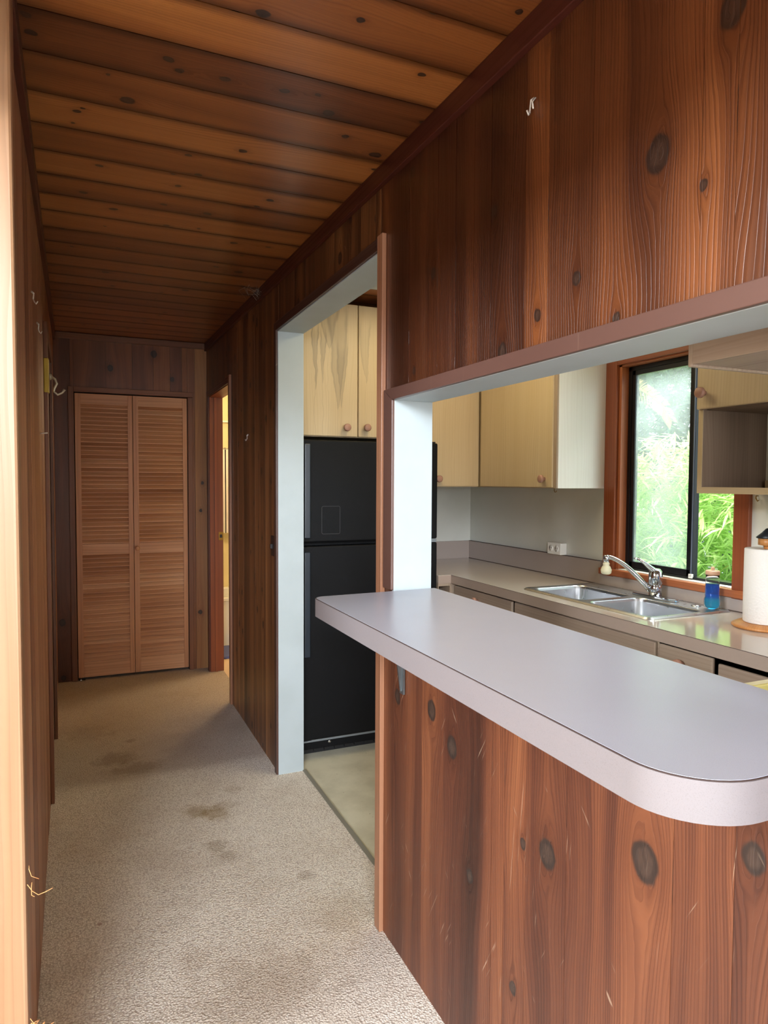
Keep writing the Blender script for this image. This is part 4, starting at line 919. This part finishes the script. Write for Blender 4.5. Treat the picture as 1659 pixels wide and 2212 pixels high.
tr_ = thing('towel_rail', 'chrome towel rail on the bathroom back wall', 'towel rail', (.95, 4.60, 1.2))
MB().tube([(.70, 4.56, 1.208), (1.25, 4.56, 1.208)], .006, 10).build('bar', CHROME, tr_)
for x_ in (.71, 1.24): MB().tube([(x_, 4.56, 1.208), (x_, 4.62, 1.208)], .008, 10).build('post', CHROME, tr_)
tw = MB(); nx = 40
for j in range(nx + 1):
    x_ = .828 + .20 * j / nx; wv = .010 * math.sin(j * 1.1)
    for z_, yy_ in ((.655, 4.548), (.8, 4.548), (1.0, 4.55), (1.2, 4.552), (1.217, 4.56), (1.2, 4.568), (.75, 4.572)): tw.V.append((x_, yy_ + wv * (1.217 - z_) * 1.2, z_))
for j in range(nx):
    for i in range(6): tw.face([j * 7 + i, j * 7 + i + 1, (j + 1) * 7 + i + 1, (j + 1) * 7 + i], [(0, 0)] * 4, None, 0, 0, True)
tag(tw.build('towel', CURT, None, origin=(.9, 4.56, .655)), 'white towel with black stripes hanging on the bathroom rail', 'towel')
hook('robe_hook', 'small hook on the cream bathroom wall above the towel', [(.832, 4.62, 1.29), (.832, 4.59, 1.285), (.832, 4.585, 1.27), (.832, 4.578, 1.28)], .004, CHROME)
tag(MB().box(.70, 1.3, 4.56, 4.62, 1.385, 1.395).build('wall_shelf', WHITE, None, .001, origin=(1.0, 4.6, 1.385)), 'thin white shelf high on the bathroom wall', 'shelf')
bl = bpy.data.lights.new('bathroom_bulb', 'POINT'); bl.energy = 14; bl.color = (1.0, .74, .46); bl.shadow_soft_size = .12
blo = bpy.data.objects.new('bathroom_bulb', bl); C.objects.link(blo); blo.location = Vector((1.05, 3.75, 1.45)) * S

# ------------------------------------------------------------------ outside
struct(MB().box(1.80, 9, -5, 12, -.6, -.5).build('ground', SOIL), 'shaded ground outside the kitchen window')
def blade(mb, base, d, L, wd, bid, droop):
    d = Vector(d).normalized(); side = d.cross(Vector((0, 0, 1)))
    if side.length < .01: side = Vector((1, 0, 0))
    side.normalize(); side = (side + Vector((random.uniform(-.4, .4), random.uniform(-.4, .4), random.uniform(-.6, .6)))).normalized()
    b = len(mb.V); p = Vector(base); dd_ = d.copy(); prof = (.25, 1.0, .8, .0); n = 4
    for i in range(n):
        wv = wd * prof[i] / 2 + .0003
        mb.V += [tuple(p - side * wv), tuple(p + side * wv)]
        p = p + dd_ * (L / (n - 1)); dd_ = (dd_ + Vector((0, 0, -droop))).normalized()
    for i in range(n - 1): mb.face([b + 2 * i, b + 2 * i + 1, b + 2 * i + 3, b + 2 * i + 2], [(0, 0)] * 4, None, bid, 0, True)
def thicket(name, mat, n, xr, yr, zr, L, wd, label, seed, hi=None):
    random.seed(seed); mb = MB()
    for k in range(n):
        y = random.uniform(*yr); x = random.uniform(*xr); z = random.uniform(*zr)
        if hi and z > hi(x, y): continue
        a0 = random.uniform(0, 6.28); el = random.uniform(-.6, .5); c = Vector((x, y, z)); bb = random.random() * .55
        for q in range(random.randint(4, 8)):
            a = a0 + random.uniform(-1.1, 1.1); e_ = el + random.uniform(-.5, .5)
            blade(mb, c + Vector((random.uniform(-.02, .02),) * 3), (math.cos(a) * math.cos(e_), math.sin(a) * math.cos(e_), math.sin(e_)), L * random.uniform(.6, 1.2), wd * random.uniform(.7, 1.2), min(1, bb + random.random() * .45), random.uniform(.05, .35))
    return tag(mb.build(name, mat), label, 'foliage', None, 'stuff')
thicket('bamboo_foliage', LEAF, 12000, (2.25, 3.3), (1.2, 4.6), (-.1, 1.5), .12, .0105, 'bright green bamboo leaves filling the view outside the kitchen window', 4, lambda x, y: 1.05 + .10 * math.sin(y * 3.1) + .25 * (2.6 - y))
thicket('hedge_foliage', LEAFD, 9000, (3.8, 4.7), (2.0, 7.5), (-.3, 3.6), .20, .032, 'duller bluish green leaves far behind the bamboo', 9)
pf = thing('palm_frond', 'yellowing palm frond arching outside the top of the dusty pane', 'palm frond', (3.0, 3.9, 1.3))
stem = [Vector((2.10, 2.26, 1.42)), Vector((2.10, 2.17, 1.385)), Vector((2.10, 2.10, 1.345)), Vector((2.10, 2.04, 1.30)), Vector((2.10, 2.00, 1.24))]
MB().tube(stem, [.006, .005, .004, .003, .002], 8).build('stem', CULM, pf)
lm = MB()
for i in range(60):
    t_ = i / 59 * 3.98; a = int(t_); f = t_ - a; p = stem[a].lerp(stem[a + 1], f); d = (stem[a + 1] - stem[a]).normalized()
    s2 = d.cross(Vector((1, 0, .2))).normalized()
    for sgn in (-1, 1): blade(lm, p, d * .6 + s2 * sgn * .9 + Vector((0, 0, -.1)), .07 * (1 - .5 * i / 60), .005, .6 + random.random() * .4, .18)
lf = lm.build('leaflets', PALM, pf); lf['kind'] = 'stuff'

for o in scn.objects:
    if '_o' in o.keys(): del o['_o']
